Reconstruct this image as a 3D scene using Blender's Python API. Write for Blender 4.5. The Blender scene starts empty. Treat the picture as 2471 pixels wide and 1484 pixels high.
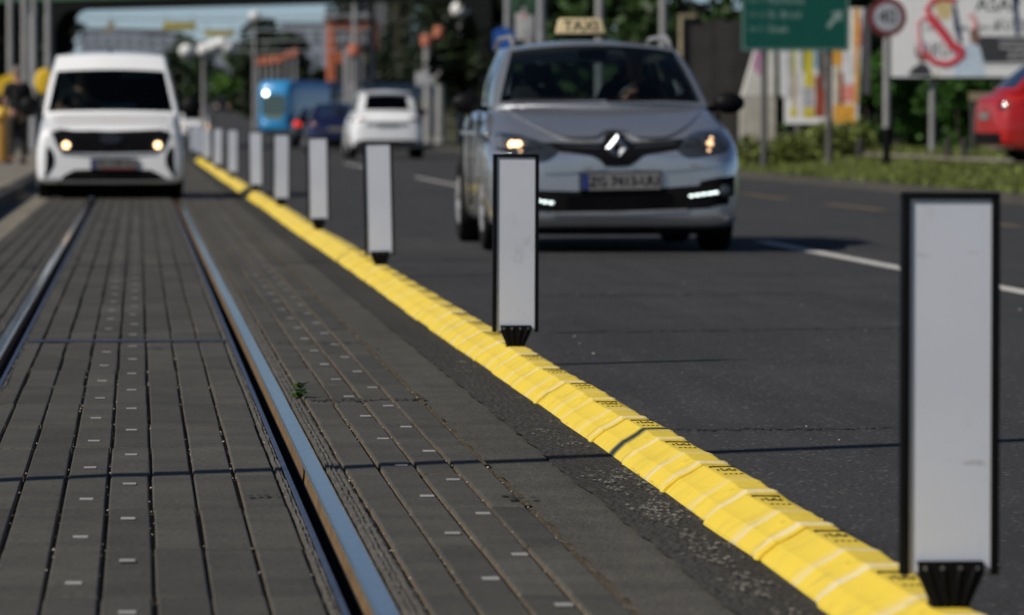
import bpy, bmesh, math, random
from mathutils import Vector, Matrix
from mathutils.bvhtree import BVHTree
from mathutils.geometry import delaunay_2d_cdt
random.seed(7)
R = math.radians
sc = bpy.context.scene
C = sc.collection

# ------------------------------------------------------------------ camera, sky, sun, exposure
F, VX, HZ, EYE = 12000.0, 335.0, 292.0, 0.95       # focal length in reference pixels, vanishing point of the road, horizon
TH = math.atan((1235.5 - VX) / F)
cam = bpy.data.cameras.new('camera')
co = bpy.data.objects.new('camera', cam)
C.objects.link(co)
sc.camera = co
cam.sensor_width = 36.0
cam.lens = F / 2471 * 36
cam.clip_start = 0.5
cam.clip_end = 9000
co.location = (0, 0, EYE)
co.rotation_euler = (R(90) - math.atan((742 - HZ) / F), 0, -TH)
cam.dof.use_dof = True
cam.dof.focus_distance = 14.2
cam.dof.aperture_fstop = 6.3

SUN_AZ = (-0.90, -0.43)                             # horizontal direction towards the sun
SUN_EL = R(40)
w = bpy.data.worlds.new('World')
sc.world = w
w.use_nodes = True
nt = w.node_tree
bg = nt.nodes['Background']
sky = nt.nodes.new('ShaderNodeTexSky')
sky.sky_type = 'NISHITA'
sky.sun_disc = False
sky.sun_elevation = SUN_EL
sky.sun_rotation = math.atan2(SUN_AZ[0], SUN_AZ[1]) % (2 * math.pi)
sky.air_density = 0.45
sky.dust_density = 0.0
sky.ozone_density = 1.0
nt.links.new(sky.outputs[0], bg.inputs[0])
bg.inputs[1].default_value = 0.06
sd = bpy.data.lights.new('sun', 'SUN')
sd.energy = 4.0
sd.angle = R(0.5)
sd.color = (1.0, 0.94, 0.84)
so = bpy.data.objects.new('sun', sd)
C.objects.link(so)
sv = Vector((SUN_AZ[0] * math.cos(SUN_EL), SUN_AZ[1] * math.cos(SUN_EL), math.sin(SUN_EL)))
so.rotation_euler = sv.to_track_quat('Z', 'Y').to_euler()
sc.view_settings.view_transform = 'Standard'
sc.view_settings.look = 'None'
sc.view_settings.exposure = 0.0
sc.view_settings.gamma = 1.0
sc.cycles.max_bounces = 6
sc.cycles.transparent_max_bounces = 12
sc.cycles.sample_clamp_indirect = 4

# ------------------------------------------------------------------ helpers
def W(px, d, z=0.0):
    """world point seen at reference column px at depth d"""
    xc = (px - 1235.5) / F * d
    return Vector((xc * math.cos(TH) + d * math.sin(TH), d * math.cos(TH) - xc * math.sin(TH), z))

def Z(py, d):
    return EYE + (HZ - py) * d / F

def G(y):
    """rise of the road far away"""
    return 0.0 if y < 300 else 0.0083 * (y - 300)

class MB:
    def __init__(s):
        s.v, s.f, s.m = [], [], []
    def add(s, vs, fs, mi=0):
        o = len(s.v)
        s.v += [tuple(p) for p in vs]
        for f in fs:
            s.f.append([i + o for i in f])
            s.m.append(mi)
    def box(s, c, d, mi=0, rz=0.0, taper=1.0):
        hx, hy, hz = d[0] / 2, d[1] / 2, d[2] / 2
        vs = []
        for sz, t in ((-1, 1.0), (1, taper)):
            for sx, sy in ((-1, -1), (1, -1), (1, 1), (-1, 1)):
                x, y = sx * hx * t, sy * hy * t
                vs.append((c[0] + x * math.cos(rz) - y * math.sin(rz), c[1] + x * math.sin(rz) + y * math.cos(rz), c[2] + sz * hz))
        s.add(vs, [(3, 2, 1, 0), (4, 5, 6, 7), (0, 1, 5, 4), (1, 2, 6, 5), (2, 3, 7, 6), (3, 0, 4, 7)], mi)
    def tube(s, pts, rad, n=10, mi=0, cap=True):
        pts = [Vector(p) for p in pts]
        if not isinstance(rad, (list, tuple)):
            rad = [rad] * len(pts)
        vs, fs = [], []
        for i, p in enumerate(pts):
            a = pts[max(i - 1, 0)]
            b = pts[min(i + 1, len(pts) - 1)]
            t = (b - a).normalized()
            up = Vector((0, 0, 1)) if abs(t.z) < 0.9 else Vector((0, 1, 0))
            u = t.cross(up).normalized()
            q = t.cross(u)
            for k in range(n):
                an = 2 * math.pi * k / n
                vs.append(p + (u * math.cos(an) + q * math.sin(an)) * rad[i])
        for i in range(len(pts) - 1):
            for k in range(n):
                a, b = i * n + k, i * n + (k + 1) % n
                fs.append((a, a + n, b + n, b))
        if cap:
            fs.append(tuple(range(n)))
            fs.append(tuple(reversed(range((len(pts) - 1) * n, len(pts) * n))))
        s.add(vs, fs, mi)
    def prism(s, poly, y0, y1, mi=0):
        """polygon in (x, z) extruded along y"""
        n = len(poly)
        vs = [(p[0], y0, p[1]) for p in poly] + [(p[0], y1, p[1]) for p in poly]
        fs = [tuple(range(n)), tuple(reversed(range(n, 2 * n)))]
        fs += [(i, i + n, (i + 1) % n + n, (i + 1) % n) for i in range(n)]
        s.add(vs, fs, mi)
    def ball(s, c, r, n=12, m=8, mi=0):
        r = r if isinstance(r, (list, tuple)) else (r, r, r)
        vs, fs = [(c[0], c[1], c[2] - r[2])], []
        for j in range(1, m):
            ph = math.pi * j / m - math.pi / 2
            for k in range(n):
                a = 2 * math.pi * k / n
                vs.append((c[0] + r[0] * math.cos(ph) * math.cos(a), c[1] + r[1] * math.cos(ph) * math.sin(a), c[2] + r[2] * math.sin(ph)))
        vs.append((c[0], c[1], c[2] + r[2]))
        for k in range(n):
            fs.append((0, 1 + (k + 1) % n, 1 + k))
            fs.append((len(vs) - 1, 1 + (m - 2) * n + k, 1 + (m - 2) * n + (k + 1) % n))
        for j in range(m - 2):
            for k in range(n):
                a, b = 1 + j * n + k, 1 + j * n + (k + 1) % n
                fs.append((a, b, b + n, a + n))
        s.add(vs, fs, mi)
    def disc(s, c, r, y0, y1, n=24, mi=0):
        s.prism([(c[0] + r * math.cos(2 * math.pi * k / n), c[1] + r * math.sin(2 * math.pi * k / n)) for k in range(n)], y0, y1, mi)
    def build(s, name, mats, parent=None, smooth=False, fix=True):
        me = bpy.data.meshes.new(name)
        me.from_pydata(s.v, [], s.f)
        for m in (mats if isinstance(mats, (list, tuple)) else [mats]):
            me.materials.append(m)
        if any(s.m):
            me.polygons.foreach_set('material_index', s.m)
        if fix:
            bm = bmesh.new()
            bm.from_mesh(me)
            bmesh.ops.recalc_face_normals(bm, faces=bm.faces)
            bm.to_mesh(me)
            bm.free()
        if smooth:
            me.polygons.foreach_set('use_smooth', [True] * len(me.polygons))
            me.set_sharp_from_angle(angle=R(38))
        me.update()
        o = bpy.data.objects.new(name, me)
        C.objects.link(o)
        if parent:
            o.parent = parent
        return o

def bevel(o, wd, seg=2):
    bm = bmesh.new()
    bm.from_mesh(o.data)
    bmesh.ops.bevel(bm, geom=[e for e in bm.edges if e.is_manifold and e.calc_face_angle(0) > 0.6], offset=wd, segments=seg, affect='EDGES', profile=0.6, clamp_overlap=True)
    bm.to_mesh(o.data)
    bm.free()
    o.data.polygons.foreach_set('use_smooth', [True] * len(o.data.polygons))
    o.data.set_sharp_from_angle(angle=R(40))
    return o

def tag(o, label, cat, group=None):
    o['label'] = label
    o['category'] = cat
    if group:
        o['group'] = group
    return o

def thing(name, label, cat, loc=(0, 0, 0), rz=0.0, group=None):
    o = bpy.data.objects.new(name, None)
    o.empty_display_size = 0.2
    C.objects.link(o)
    o.location = loc
    o.rotation_euler = (0, 0, rz)
    return tag(o, label, cat, group)

def struct(o, kind='structure'):
    o['kind'] = kind
    return o

def dup(root, loc, rz=None, label=None):
    r = root.copy()
    C.objects.link(r)
    r.location = loc
    if rz is not None:
        r.rotation_euler = (0, 0, rz)
    if label:
        r['label'] = label
    for ch in list(root.children):
        c = ch.copy()
        C.objects.link(c)
        c.parent = r
        for g in list(ch.children):
            d = g.copy()
            C.objects.link(d)
            d.parent = c
    return r

def text(name, body, size, mat, parent, loc, ext=0.002, rot=(R(90), 0, 0), align='CENTER', sx=1.0):
    cu = bpy.data.curves.new(name, 'FONT')
    cu.body = body
    cu.size = size
    cu.extrude = ext
    cu.align_x = align
    cu.align_y = 'CENTER'
    cu.resolution_u = 3
    t = bpy.data.objects.new(name, cu)
    C.objects.link(t)
    dg = bpy.context.evaluated_depsgraph_get()
    me = bpy.data.meshes.new_from_object(t.evaluated_get(dg))
    bpy.data.objects.remove(t)
    bpy.data.curves.remove(cu)
    me.materials.clear()
    me.materials.append(mat)
    me.name = name
    o = bpy.data.objects.new(name, me)
    C.objects.link(o)
    o.parent = parent
    o.location = loc
    o.rotation_euler = rot
    o.scale = (sx, 1, 1)
    return o

# ------------------------------------------------------------------ materials
def nodes(m):
    m.use_nodes = True
    t = m.node_tree
    return t, t.nodes['Principled BSDF']

def M(name, col, rough=0.6, metal=0.0, var=0.15, vs=6.0, bump=0.0, bs=60.0, coat=0.0, emit=0.0, spec=0.5, island=0.0, coord='Object', ecol=None):
    m = bpy.data.materials.new(name)
    t, p = nodes(m)
    p.inputs['Roughness'].default_value = rough
    p.inputs['Metallic'].default_value = metal
    p.inputs['Coat Weight'].default_value = coat
    p.inputs['Coat Roughness'].default_value = 0.04
    p.inputs['Specular IOR Level'].default_value = spec
    N, L = t.nodes.new, t.links.new
    tc = N('ShaderNodeTexCoord')
    n = N('ShaderNodeTexNoise')
    n.inputs['Scale'].default_value = vs
    n.inputs['Detail'].default_value = 5
    L(tc.outputs[coord], n.inputs['Vector'])
    mr = N('ShaderNodeMapRange')
    mr.inputs['From Min'].default_value = 0.3
    mr.inputs['From Max'].default_value = 0.7
    mr.inputs['To Min'].default_value = 1 - var
    mr.inputs['To Max'].default_value = 1 + var
    L(n.outputs[0], mr.inputs['Value'])
    val = mr.outputs[0]
    if island:
        g = N('ShaderNodeNewGeometry')
        m2 = N('ShaderNodeMapRange')
        m2.inputs['To Min'].default_value = 1 - island
        m2.inputs['To Max'].default_value = 1 + island
        L(g.outputs['Random Per Island'], m2.inputs['Value'])
        mu = N('ShaderNodeMath')
        mu.operation = 'MULTIPLY'
        L(val, mu.inputs[0])
        L(m2.outputs[0], mu.inputs[1])
        val = mu.outputs[0]
    vm = N('ShaderNodeVectorMath')
    vm.operation = 'SCALE'
    vm.inputs[0].default_value = col
    L(val, vm.inputs['Scale'])
    L(vm.outputs[0], p.inputs['Base Color'])
    if bump:
        b = N('ShaderNodeBump')
        b.inputs['Strength'].default_value = 1.0
        b.inputs['Distance'].default_value = bump
        n2 = N('ShaderNodeTexNoise')
        n2.inputs['Scale'].default_value = bs
        n2.inputs['Detail'].default_value = 4
        L(tc.outputs[coord], n2.inputs['Vector'])
        L(n2.outputs[0], b.inputs['Height'])
        L(b.outputs[0], p.inputs['Normal'])
    if emit:
        p.inputs['Emission Color'].default_value = (*(ecol or col), 1)
        p.inputs['Emission Strength'].default_value = emit
    return m

def ground_mat(name, col, big, speck, bump, light=(0.3, 0.28, 0.25), sp_amt=0.25, streak=False, rough=0.85, speck_r=0.18, bs=1.0, grain=0.3):
    """worn ground: large blotches, fine aggregate, grain bump"""
    m = bpy.data.materials.new(name)
    t, p = nodes(m)
    N, L = t.nodes.new, t.links.new
    p.inputs['Roughness'].default_value = rough
    p.inputs['Specular IOR Level'].default_value = 0.35
    tc = N('ShaderNodeTexCoord')
    def noise(scale, det=4, vec=None):
        n = N('ShaderNodeTexNoise')
        n.inputs['Scale'].default_value = scale
        n.inputs['Detail'].default_value = det
        L(vec or tc.outputs['Object'], n.inputs['Vector'])
        return n.outputs[0]
    def rng(v, a, b, c, d):
        r = N('ShaderNodeMapRange')
        for k, x in zip(('From Min', 'From Max', 'To Min', 'To Max'), (a, b, c, d)):
            r.inputs[k].default_value = x
        L(v, r.inputs['Value'])
        return r.outputs[0]
    def mul(a, b):
        q = N('ShaderNodeMath')
        q.operation = 'MULTIPLY'
        L(a, q.inputs[0])
        L(b, q.inputs[1])
        return q.outputs[0]
    v = mul(rng(noise(big), 0.3, 0.7, 0.82, 1.18), rng(noise(70, 6), 0.35, 0.65, 1 - grain, 1 + grain))
    mp = N('ShaderNodeMapping')
    mp.inputs['Scale'].default_value = (6.0, 0.25, 1) if not streak else (1.5, 60, 1)
    L(tc.outputs['Object'], mp.inputs['Vector'])
    v = mul(v, rng(noise(1.0, 5, mp.outputs[0]), 0.3, 0.7, 0.84, 1.16))
    if streak:
        g = N('ShaderNodeNewGeometry')
        v = mul(v, rng(g.outputs['Random Per Island'], 0, 1, 0.84, 1.16))
    vm = N('ShaderNodeVectorMath')
    vm.operation = 'SCALE'
    vm.inputs[0].default_value = col
    L(v, vm.inputs['Scale'])
    vo = N('ShaderNodeTexVoronoi')
    vo.inputs['Scale'].default_value = speck
    L(tc.outputs['Object'], vo.inputs['Vector'])
    mask = mul(rng(vo.outputs['Distance'], speck_r, speck_r * 0.6, 0, 1), rng(noise(speck * 0.35, 1), 0.52, 0.6, 0, sp_amt))
    mx = N('ShaderNodeMix')
    mx.data_type = 'RGBA'
    L(mask, mx.inputs['Factor'])
    L(vm.outputs[0], mx.inputs['A'])
    mx.inputs['B'].default_value = (*light, 1)
    L(mx.outputs['Result'], p.inputs['Base Color'])
    b = N('ShaderNodeBump')
    b.inputs['Distance'].default_value = bump
    b.inputs['Strength'].default_value = 1
    L(noise(130 * bs, 3), b.inputs['Height'])
    L(b.outputs[0], p.inputs['Normal'])
    return m

def glass_mat(name, tint, gloss=0.06, rough=0.02):
    m = bpy.data.materials.new(name)
    m.use_nodes = True
    t = m.node_tree
    t.nodes.remove(t.nodes['Principled BSDF'])
    N, L = t.nodes.new, t.links.new
    tr = N('ShaderNodeBsdfTransparent')
    tr.inputs[0].default_value = (*tint, 1)
    gl = N('ShaderNodeBsdfGlossy')
    gl.inputs['Roughness'].default_value = rough
    fr = N('ShaderNodeFresnel')
    fr.inputs['IOR'].default_value = 1.4
    mx = N('ShaderNodeMixShader')
    L(fr.outputs[0], mx.inputs[0])
    L(tr.outputs[0], mx.inputs[1])
    L(gl.outputs[0], mx.inputs[2])
    L(mx.outputs[0], t.nodes['Material Output'].inputs['Surface'])
    return m

m_asphalt = ground_mat('asphalt', (0.042, 0.042, 0.0435), 0.7, 42, 0.007, (0.26, 0.25, 0.24), 0.8, bs=1.3, grain=0.55, speck_r=0.3)
m_rough = ground_mat('rough_asphalt', (0.050, 0.047, 0.043), 5, 60, 0.035, (0.3, 0.27, 0.22), 0.6, bs=0.45, grain=0.55)
m_slab = ground_mat('rubber_paving', (0.068, 0.064, 0.053), 3, 260, 0.0015, (0.2, 0.18, 0.14), 0.35, streak=True, rough=0.7)
m_joint = ground_mat('joint_sand', (0.10, 0.082, 0.058), 8, 70, 0.015, (0.55, 0.5, 0.42), 0.9, speck_r=0.3)
m_edge = ground_mat('concrete_edging', (0.078, 0.073, 0.063), 4, 70, 0.008, (0.3, 0.28, 0.24), 0.6, grain=0.35)
m_sunlit_dust = ground_mat('dusty_sunlit_slab_side', (0.15, 0.118, 0.082), 5, 80, 0.004, (0.4, 0.35, 0.28), 0.5)
m_conc = ground_mat('pale_concrete', (0.21, 0.19, 0.155), 1.5, 40, 0.004)
m_soil = ground_mat('soil', (0.075, 0.072, 0.038), 0.4, 12, 0.02, (0.12, 0.13, 0.05), 0.5)
m_sandpath = ground_mat('path_gravel', (0.30, 0.27, 0.21), 1.5, 30, 0.01)
m_head = M('rail_steel', (0.34, 0.285, 0.225), 0.12, 1.0, 0.35, 22)
m_rust = M('rail_rust', (0.20, 0.125, 0.062), 0.7, 0.2, 0.35, 14, 0.002, 60)
m_lip = M('rail_lip', (0.10, 0.10, 0.15), 0.32, 0.8, 0.4, 12)
m_groove = M('groove_dirt_shade', (0.012, 0.011, 0.010), 0.9, 0, 0.3)
m_rubber = M('weathered_rubber', (0.085, 0.078, 0.066), 0.8, 0, 0.45, 22, 0.006, 30)
m_black = M('black_plastic', (0.006, 0.006, 0.007), 0.5, 0, 0.2, 10, 0.0006, 120, spec=0.12)
m_blackmatte = M('black_matte', (0.007, 0.007, 0.008), 0.85, 0, 0.25, spec=0.1)
m_tyre = M('tyre_rubber', (0.012, 0.012, 0.012), 0.85, 0, 0.25, 20, spec=0.15)
m_panel = M('reflective_white', (0.65, 0.68, 0.77), 0.42, 0, 0.05, 3, 0.0002, 300)
m_bolt = M('bolt_steel', (0.5, 0.5, 0.48), 0.3, 1.0)
m_galv = M('galvanised_steel', (0.30, 0.30, 0.31), 0.45, 0.3, 0.15, 5)
m_pole = M('grey_pole_paint', (0.27, 0.265, 0.265), 0.6, 0, 0.15, 3)
m_darkpole = M('dark_pole_paint', (0.10, 0.095, 0.09), 0.6, 0, 0.15, 3)
m_white = M('white_paint', (0.75, 0.75, 0.74), 0.5, 0, 0.06, 4)
m_orange = M('orange_band', (0.46, 0.15, 0.09), 0.6, 0, 0.12)
m_yellowpaint = M('yellow_paint', (0.80, 0.52, 0.03), 0.5, 0, 0.1)
m_line = M('road_paint', (0.52, 0.51, 0.48), 0.7, 0, 0.25, 9, 0.002, 90)
m_oline = M('worn_orange_paint', (0.15, 0.11, 0.055), 0.8, 0, 0.4, 7)
m_scuff = M('dry_mortar', (0.30, 0.28, 0.24), 0.9, 0, 0.3, 30, 0.004, 120)
m_crack = M('crack_dirt', (0.016, 0.015, 0.014), 0.95, 0, 0.4, 30, 0.006, 80)
m_glass = glass_mat('tinted_glass', (0.56, 0.64, 0.64))
m_glassd = glass_mat('dark_glass', (0.10, 0.12, 0.13))
m_glassv = glass_mat('van_glass', (0.42, 0.50, 0.49))
m_int = M('cabin_trim', (0.010, 0.011, 0.013), 0.8, 0, 0.2)
m_silver = M('silver_paint', (0.66, 0.67, 0.69), 0.27, 0.8, 0.04, 3, coat=0.9)
m_vanwhite = M('van_white_paint', (0.90, 0.91, 0.93), 0.35, 0, 0.03, 2, coat=0.6)
m_navy = M('navy_paint', (0.014, 0.018, 0.075), 0.3, 0.3, 0.05, coat=1)
m_darkpaint = M('dark_grey_paint', (0.03, 0.028, 0.03), 0.35, 0.3, 0.05, coat=0.8)
m_red = M('red_paint', (0.42, 0.006, 0.004), 0.45, 0, 0.05, coat=0.8)
m_chrome = M('chrome', (0.62, 0.65, 0.70), 0.10, 1.0, 0.02)
m_lens = M('lamp_lens', (0.035, 0.04, 0.048), 0.08, 0.0, 0.3, 12, coat=1)
m_warm = M('warm_bulb', (1.0, 0.62, 0.30), 0.4, emit=4.5)
m_warmdim = M('warm_bulb_dim', (1.0, 0.60, 0.32), 0.4, emit=1.5)
m_drl = M('daylight_led', (0.86, 1.0, 0.97), 0.4, emit=2.2)
m_tail = M('tail_lens', (0.09, 0.008, 0.008), 0.15, coat=1)
m_brake = M('lit_tail_lamp', (1.0, 0.06, 0.03), 0.3, emit=1.2)
m_plate = M('plate_white', (0.20, 0.195, 0.19), 0.5, 0, 0.05)
m_blue = M('plate_blue', (0.012, 0.03, 0.17), 0.5)
m_letter = M('black_lettering', (0.015, 0.015, 0.017), 0.6)
m_taxi = M('taxi_sign_plastic', (0.72, 0.58, 0.33), 0.4, 0, 0.08)
m_tram = M('tram_blue', (0.035, 0.29, 0.62), 0.35, 0, 0.06, coat=0.6)
m_tramdark = M('tram_dark_blue', (0.004, 0.018, 0.045), 0.4, 0, 0.1)
m_signgreen = M('sign_green', (0.0, 0.075, 0.056), 0.45, 0, 0.05)
m_signletter = M('sign_lettering', (0.22, 0.32, 0.29), 0.5, 0, 0.05)
m_signred = M('sign_red', (0.15, 0.018, 0.024), 0.5, 0, 0.1)
m_signgrey = M('sign_face', (0.40, 0.42, 0.46), 0.5, 0, 0.06)
m_bill = M('billboard_white', (0.82, 0.82, 0.82), 0.5, 0, 0.03)
m_skin = M('skin', (0.36, 0.19, 0.13), 0.55, 0, 0.1)
m_cloth = M('black_cloth', (0.010, 0.010, 0.011), 0.9, 0, 0.25)
m_cloth2 = M('dark_brown_cloth', (0.035, 0.028, 0.020), 0.9, 0, 0.25)
m_hair = M('grey_hair', (0.22, 0.19, 0.17), 0.8)
m_bridge = M('black_steel', (0.005, 0.006, 0.006), 0.8, 0, 0.3, spec=0.1)
m_bridgegreen = M('green_steel', (0.035, 0.085, 0.05), 0.6, 0, 0.2)
m_brick = M('orange_brick', (0.42, 0.115, 0.05), 0.8, 0, 0.2, 2)
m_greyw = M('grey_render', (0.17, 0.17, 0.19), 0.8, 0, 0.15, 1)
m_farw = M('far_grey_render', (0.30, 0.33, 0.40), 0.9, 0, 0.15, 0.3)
m_farwin = M('hazy_far_window_glass', (0.17, 0.19, 0.23), 0.5)  # grey close to the wall tone, distance haze put into the colour
m_beige = M('beige_render', (0.42, 0.36, 0.27), 0.8, 0, 0.1)
m_purple = M('dark_render', (0.09, 0.085, 0.10), 0.8, 0, 0.15)
m_fence = M('dark_boards', (0.038, 0.034, 0.031), 0.8, 0, 0.25, 3, island=0.25)
m_wood = M('pale_wood', (0.30, 0.25, 0.16), 0.8, 0, 0.2)
m_bark = M('bark', (0.07, 0.055, 0.04), 0.9, 0, 0.3)
def leafmat(name, c):
    m = M(name, c, 0.55, 0, 0.25, 0.7, island=0.6, spec=0.3)
    return m
m_leafd = leafmat('leaf_dark', (0.016, 0.027, 0.009))
m_leafm = leafmat('leaf_mid', (0.024, 0.052, 0.011))
m_leafl = leafmat('leaf_light', (0.065, 0.14, 0.02))
m_leafh = leafmat('leaf_hedge', (0.036, 0.105, 0.012))
m_grass = leafmat('grass_blade', (0.135, 0.165, 0.034))

# yellow recycled plastic, its raised ribs rubbed white (wear fixed to the piece)
m_yel = bpy.data.materials.new('yellow_plastic')
t, p = nodes(m_yel)
N, L = t.nodes.new, t.links.new
tc = N('ShaderNodeTexCoord')
sx = N('ShaderNodeSeparateXYZ')
L(tc.outputs['Object'], sx.inputs[0])
geo = N('ShaderNodeNewGeometry')
nz = N('ShaderNodeTexNoise')
nz.inputs['Scale'].default_value = 9
nz.inputs['Detail'].default_value = 5
L(geo.outputs['Position'], nz.inputs['Vector'])
ad = N('ShaderNodeMath')
ad.operation = 'MULTIPLY_ADD'
L(nz.outputs[0], ad.inputs[0])
ad.inputs[1].default_value = 0.09
L(sx.outputs['Y'], ad.inputs[2])
rp = N('ShaderNodeValToRGB')
L(ad.outputs[0], rp.inputs[0])
e = rp.color_ramp.elements
e[0].position, e[0].color = 0.0, (0, 0, 0, 1)
e[1].position, e[1].color = 1.0, (0, 0, 0, 1)
for pos, v in ((0.075, 0), (0.092, 0.7), (0.108, 0.75), (0.145, 0.25), (0.18, 0), (0.42, 0), (0.445, 0.6), (0.465, 0.65), (0.50, 0.3), (0.58, 0)):
    q = e.new(pos)
    q.color = (v, v, v, 1)
n2 = N('ShaderNodeTexNoise')
n2.inputs['Scale'].default_value = 5
n2.inputs['Detail'].default_value = 6
L(geo.outputs['Position'], n2.inputs['Vector'])
r2 = N('ShaderNodeMapRange')
r2.inputs['From Min'].default_value = 0.34
r2.inputs['From Max'].default_value = 0.62
r2.inputs['To Min'].default_value = 0.25
L(n2.outputs[0], r2.inputs['Value'])
mm = N('ShaderNodeMath')
mm.operation = 'MULTIPLY'
L(rp.outputs[0], mm.inputs[0])
L(r2.outputs[0], mm.inputs[1])
mx = N('ShaderNodeMix')
mx.data_type = 'RGBA'
L(mm.outputs[0], mx.inputs['Factor'])
n3 = N('ShaderNodeTexNoise')
n3.inputs['Scale'].default_value = 7
n3.inputs['Detail'].default_value = 6
L(geo.outputs['Position'], n3.inputs['Vector'])
cr = N('ShaderNodeValToRGB')
cr.color_ramp.elements[0].position = 0.25
cr.color_ramp.elements[0].color = (0.76, 0.56, 0.055, 1)
cr.color_ramp.elements[1].position = 0.55
cr.color_ramp.elements[1].color = (0.86, 0.63, 0.055, 1)
L(n3.outputs[0], cr.inputs[0])
L(cr.outputs[0], mx.inputs['A'])
mx.inputs['B'].default_value = (0.78, 0.70, 0.52, 1)
L(mx.outputs['Result'], p.inputs['Base Color'])
p.inputs['Roughness'].default_value = 0.55
bu = N('ShaderNodeBump')
bu.inputs['Distance'].default_value = 0.0025
n4 = N('ShaderNodeTexNoise')
n4.inputs['Scale'].default_value = 60
L(geo.outputs['Position'], n4.inputs['Vector'])
L(n4.outputs[0], bu.inputs['Height'])
L(bu.outputs[0], p.inputs['Normal'])

def add_dirt(m, scale, lo, hi, col, amt, stretch=(1, 1, 1)):
    t, p = m.node_tree, m.node_tree.nodes['Principled BSDF']
    N, L = t.nodes.new, t.links.new
    src = p.inputs['Base Color'].links[0].from_socket
    ge = N('ShaderNodeNewGeometry')
    mp = N('ShaderNodeMapping')
    mp.inputs['Scale'].default_value = stretch
    L(ge.outputs['Position'], mp.inputs['Vector'])
    n = N('ShaderNodeTexNoise')
    n.inputs['Scale'].default_value = scale
    n.inputs['Detail'].default_value = 8
    n.inputs['Roughness'].default_value = 0.65
    L(mp.outputs[0], n.inputs['Vector'])
    rg = N('ShaderNodeMapRange')
    rg.inputs['From Min'].default_value = lo
    rg.inputs['From Max'].default_value = hi
    rg.inputs['To Max'].default_value = amt
    L(n.outputs[0], rg.inputs['Value'])
    mx = N('ShaderNodeMix')
    mx.data_type = 'RGBA'
    L(rg.outputs[0], mx.inputs['Factor'])
    L(src, mx.inputs['A'])
    mx.inputs['B'].default_value = (*col, 1)
    L(mx.outputs['Result'], p.inputs['Base Color'])
add_dirt(m_yel, 6, 0.56, 0.78, (0.30, 0.24, 0.10), 0.75)
add_dirt(m_yel, 40, 0.66, 0.74, (0.16, 0.13, 0.07), 0.7, (1, 0.5, 1))
add_dirt(m_panel, 14, 0.60, 0.80, (0.34, 0.33, 0.32), 0.5, (1, 1, 0.5))
add_dirt(m_panel, 9, 0.665, 0.70, (0.28, 0.27, 0.26), 0.5, (0.6, 1, 3.5))
add_dirt(m_asphalt, 0.5, 0.55, 0.75, (0.030, 0.030, 0.032), 0.7, (3, 0.4, 1))
add_dirt(m_asphalt, 3.0, 0.66, 0.72, (0.022, 0.022, 0.023), 0.6)
add_dirt(m_slab, 4.0, 0.58, 0.75, (0.035, 0.033, 0.03), 0.6)
add_dirt(m_slab, 1.2, 0.58, 0.72, (0.10, 0.092, 0.075), 0.6)
add_dirt(m_head, 16, 0.60, 0.70, (0.55, 0.55, 0.56), 0.8, (0.5, 2.5, 1))
add_dirt(m_head, 6, 0.56, 0.75, (0.12, 0.12, 0.13), 0.7, (6, 0.5, 1))
add_dirt(m_conc, 3, 0.5, 0.8, (0.10, 0.09, 0.075), 0.7)

# ------------------------------------------------------------------ ground
def sheet(name, x0, x1, y0, y1, z, mat, nx=1, ny=1, zf=None, wob=0.0, xf=None):
    mb = MB()
    vs, fs = [], []
    for j in range(ny + 1):
        yy = y0 + (y1 - y0) * j / ny
        for i in range(nx + 1):
            xx = x0 + (x1 - x0) * i / nx
            if wob and i in (0, nx):
                xx += random.uniform(-wob, wob)
            if xf:
                xx = xf(i, xx, yy)
            vs.append((xx, yy, z + G(yy) + (zf(xx, yy) if zf else 0)))
    for j in range(ny):
        for i in range(nx):
            a = j * (nx + 1) + i
            fs.append((a, a + 1, a + nx + 2, a + nx + 1))
    mb.add(vs, fs)
    return struct(mb.build(name, mat, fix=False))

def verge_z(x):
    for (a, za), (b, zb) in zip(VERGE, VERGE[1:]):
        if a <= x <= b:
            return za + (zb - za) * (x - a) / (b - a)
    return VERGE[-1][1]
VERGE = [(10.1, 0.10), (11.0, 0.14), (12.5, 0.24), (14.0, 0.31), (15.5, 0.33), (40.0, 0.4)]

sheet('ground', -2500, 2500, -60, 7000, -0.13, m_soil, 8, 60)
sheet('road', 1.17, 10.1, 2, 900, 0.0, m_asphalt, 2, 90)
sheet('far_road', -12, 1.17, 135, 900, -0.006, m_asphalt, 2, 60)
sheet('rough_asphalt_strip', 1.145, 1.42, 4, 135, 0.003, m_rough, 1, 900, wob=0.008)
sheet('concrete_edging', 0.968, 1.18, 4, 135, -0.003, m_edge, 2, 700, wob=0.004)
for xa, xb in ((-1.12, -0.558), (-0.500, 0.396), (0.452, 1.2)):
    sheet('track_bed', xa, xb, 4, 135, -0.016, m_joint, 1, 20)
sheet('left_pavement', -1.50, -1.10, 4, 135, 0.0, m_conc, 1, 20)
mb = MB()
for i in range(22):
    y0 = 5 + i * 6.0
    mb.box((-2.9, y0 + 3, 0.02), (2.6, 5.985, 0.30))
    mb.box((-1.535, y0 + 3, 0.015), (0.13, 5.98, 0.27), 1)
struct(mb.build('platform', [m_conc, M('kerb_stone', (0.03, 0.028, 0.026), 0.85)]))

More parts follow.
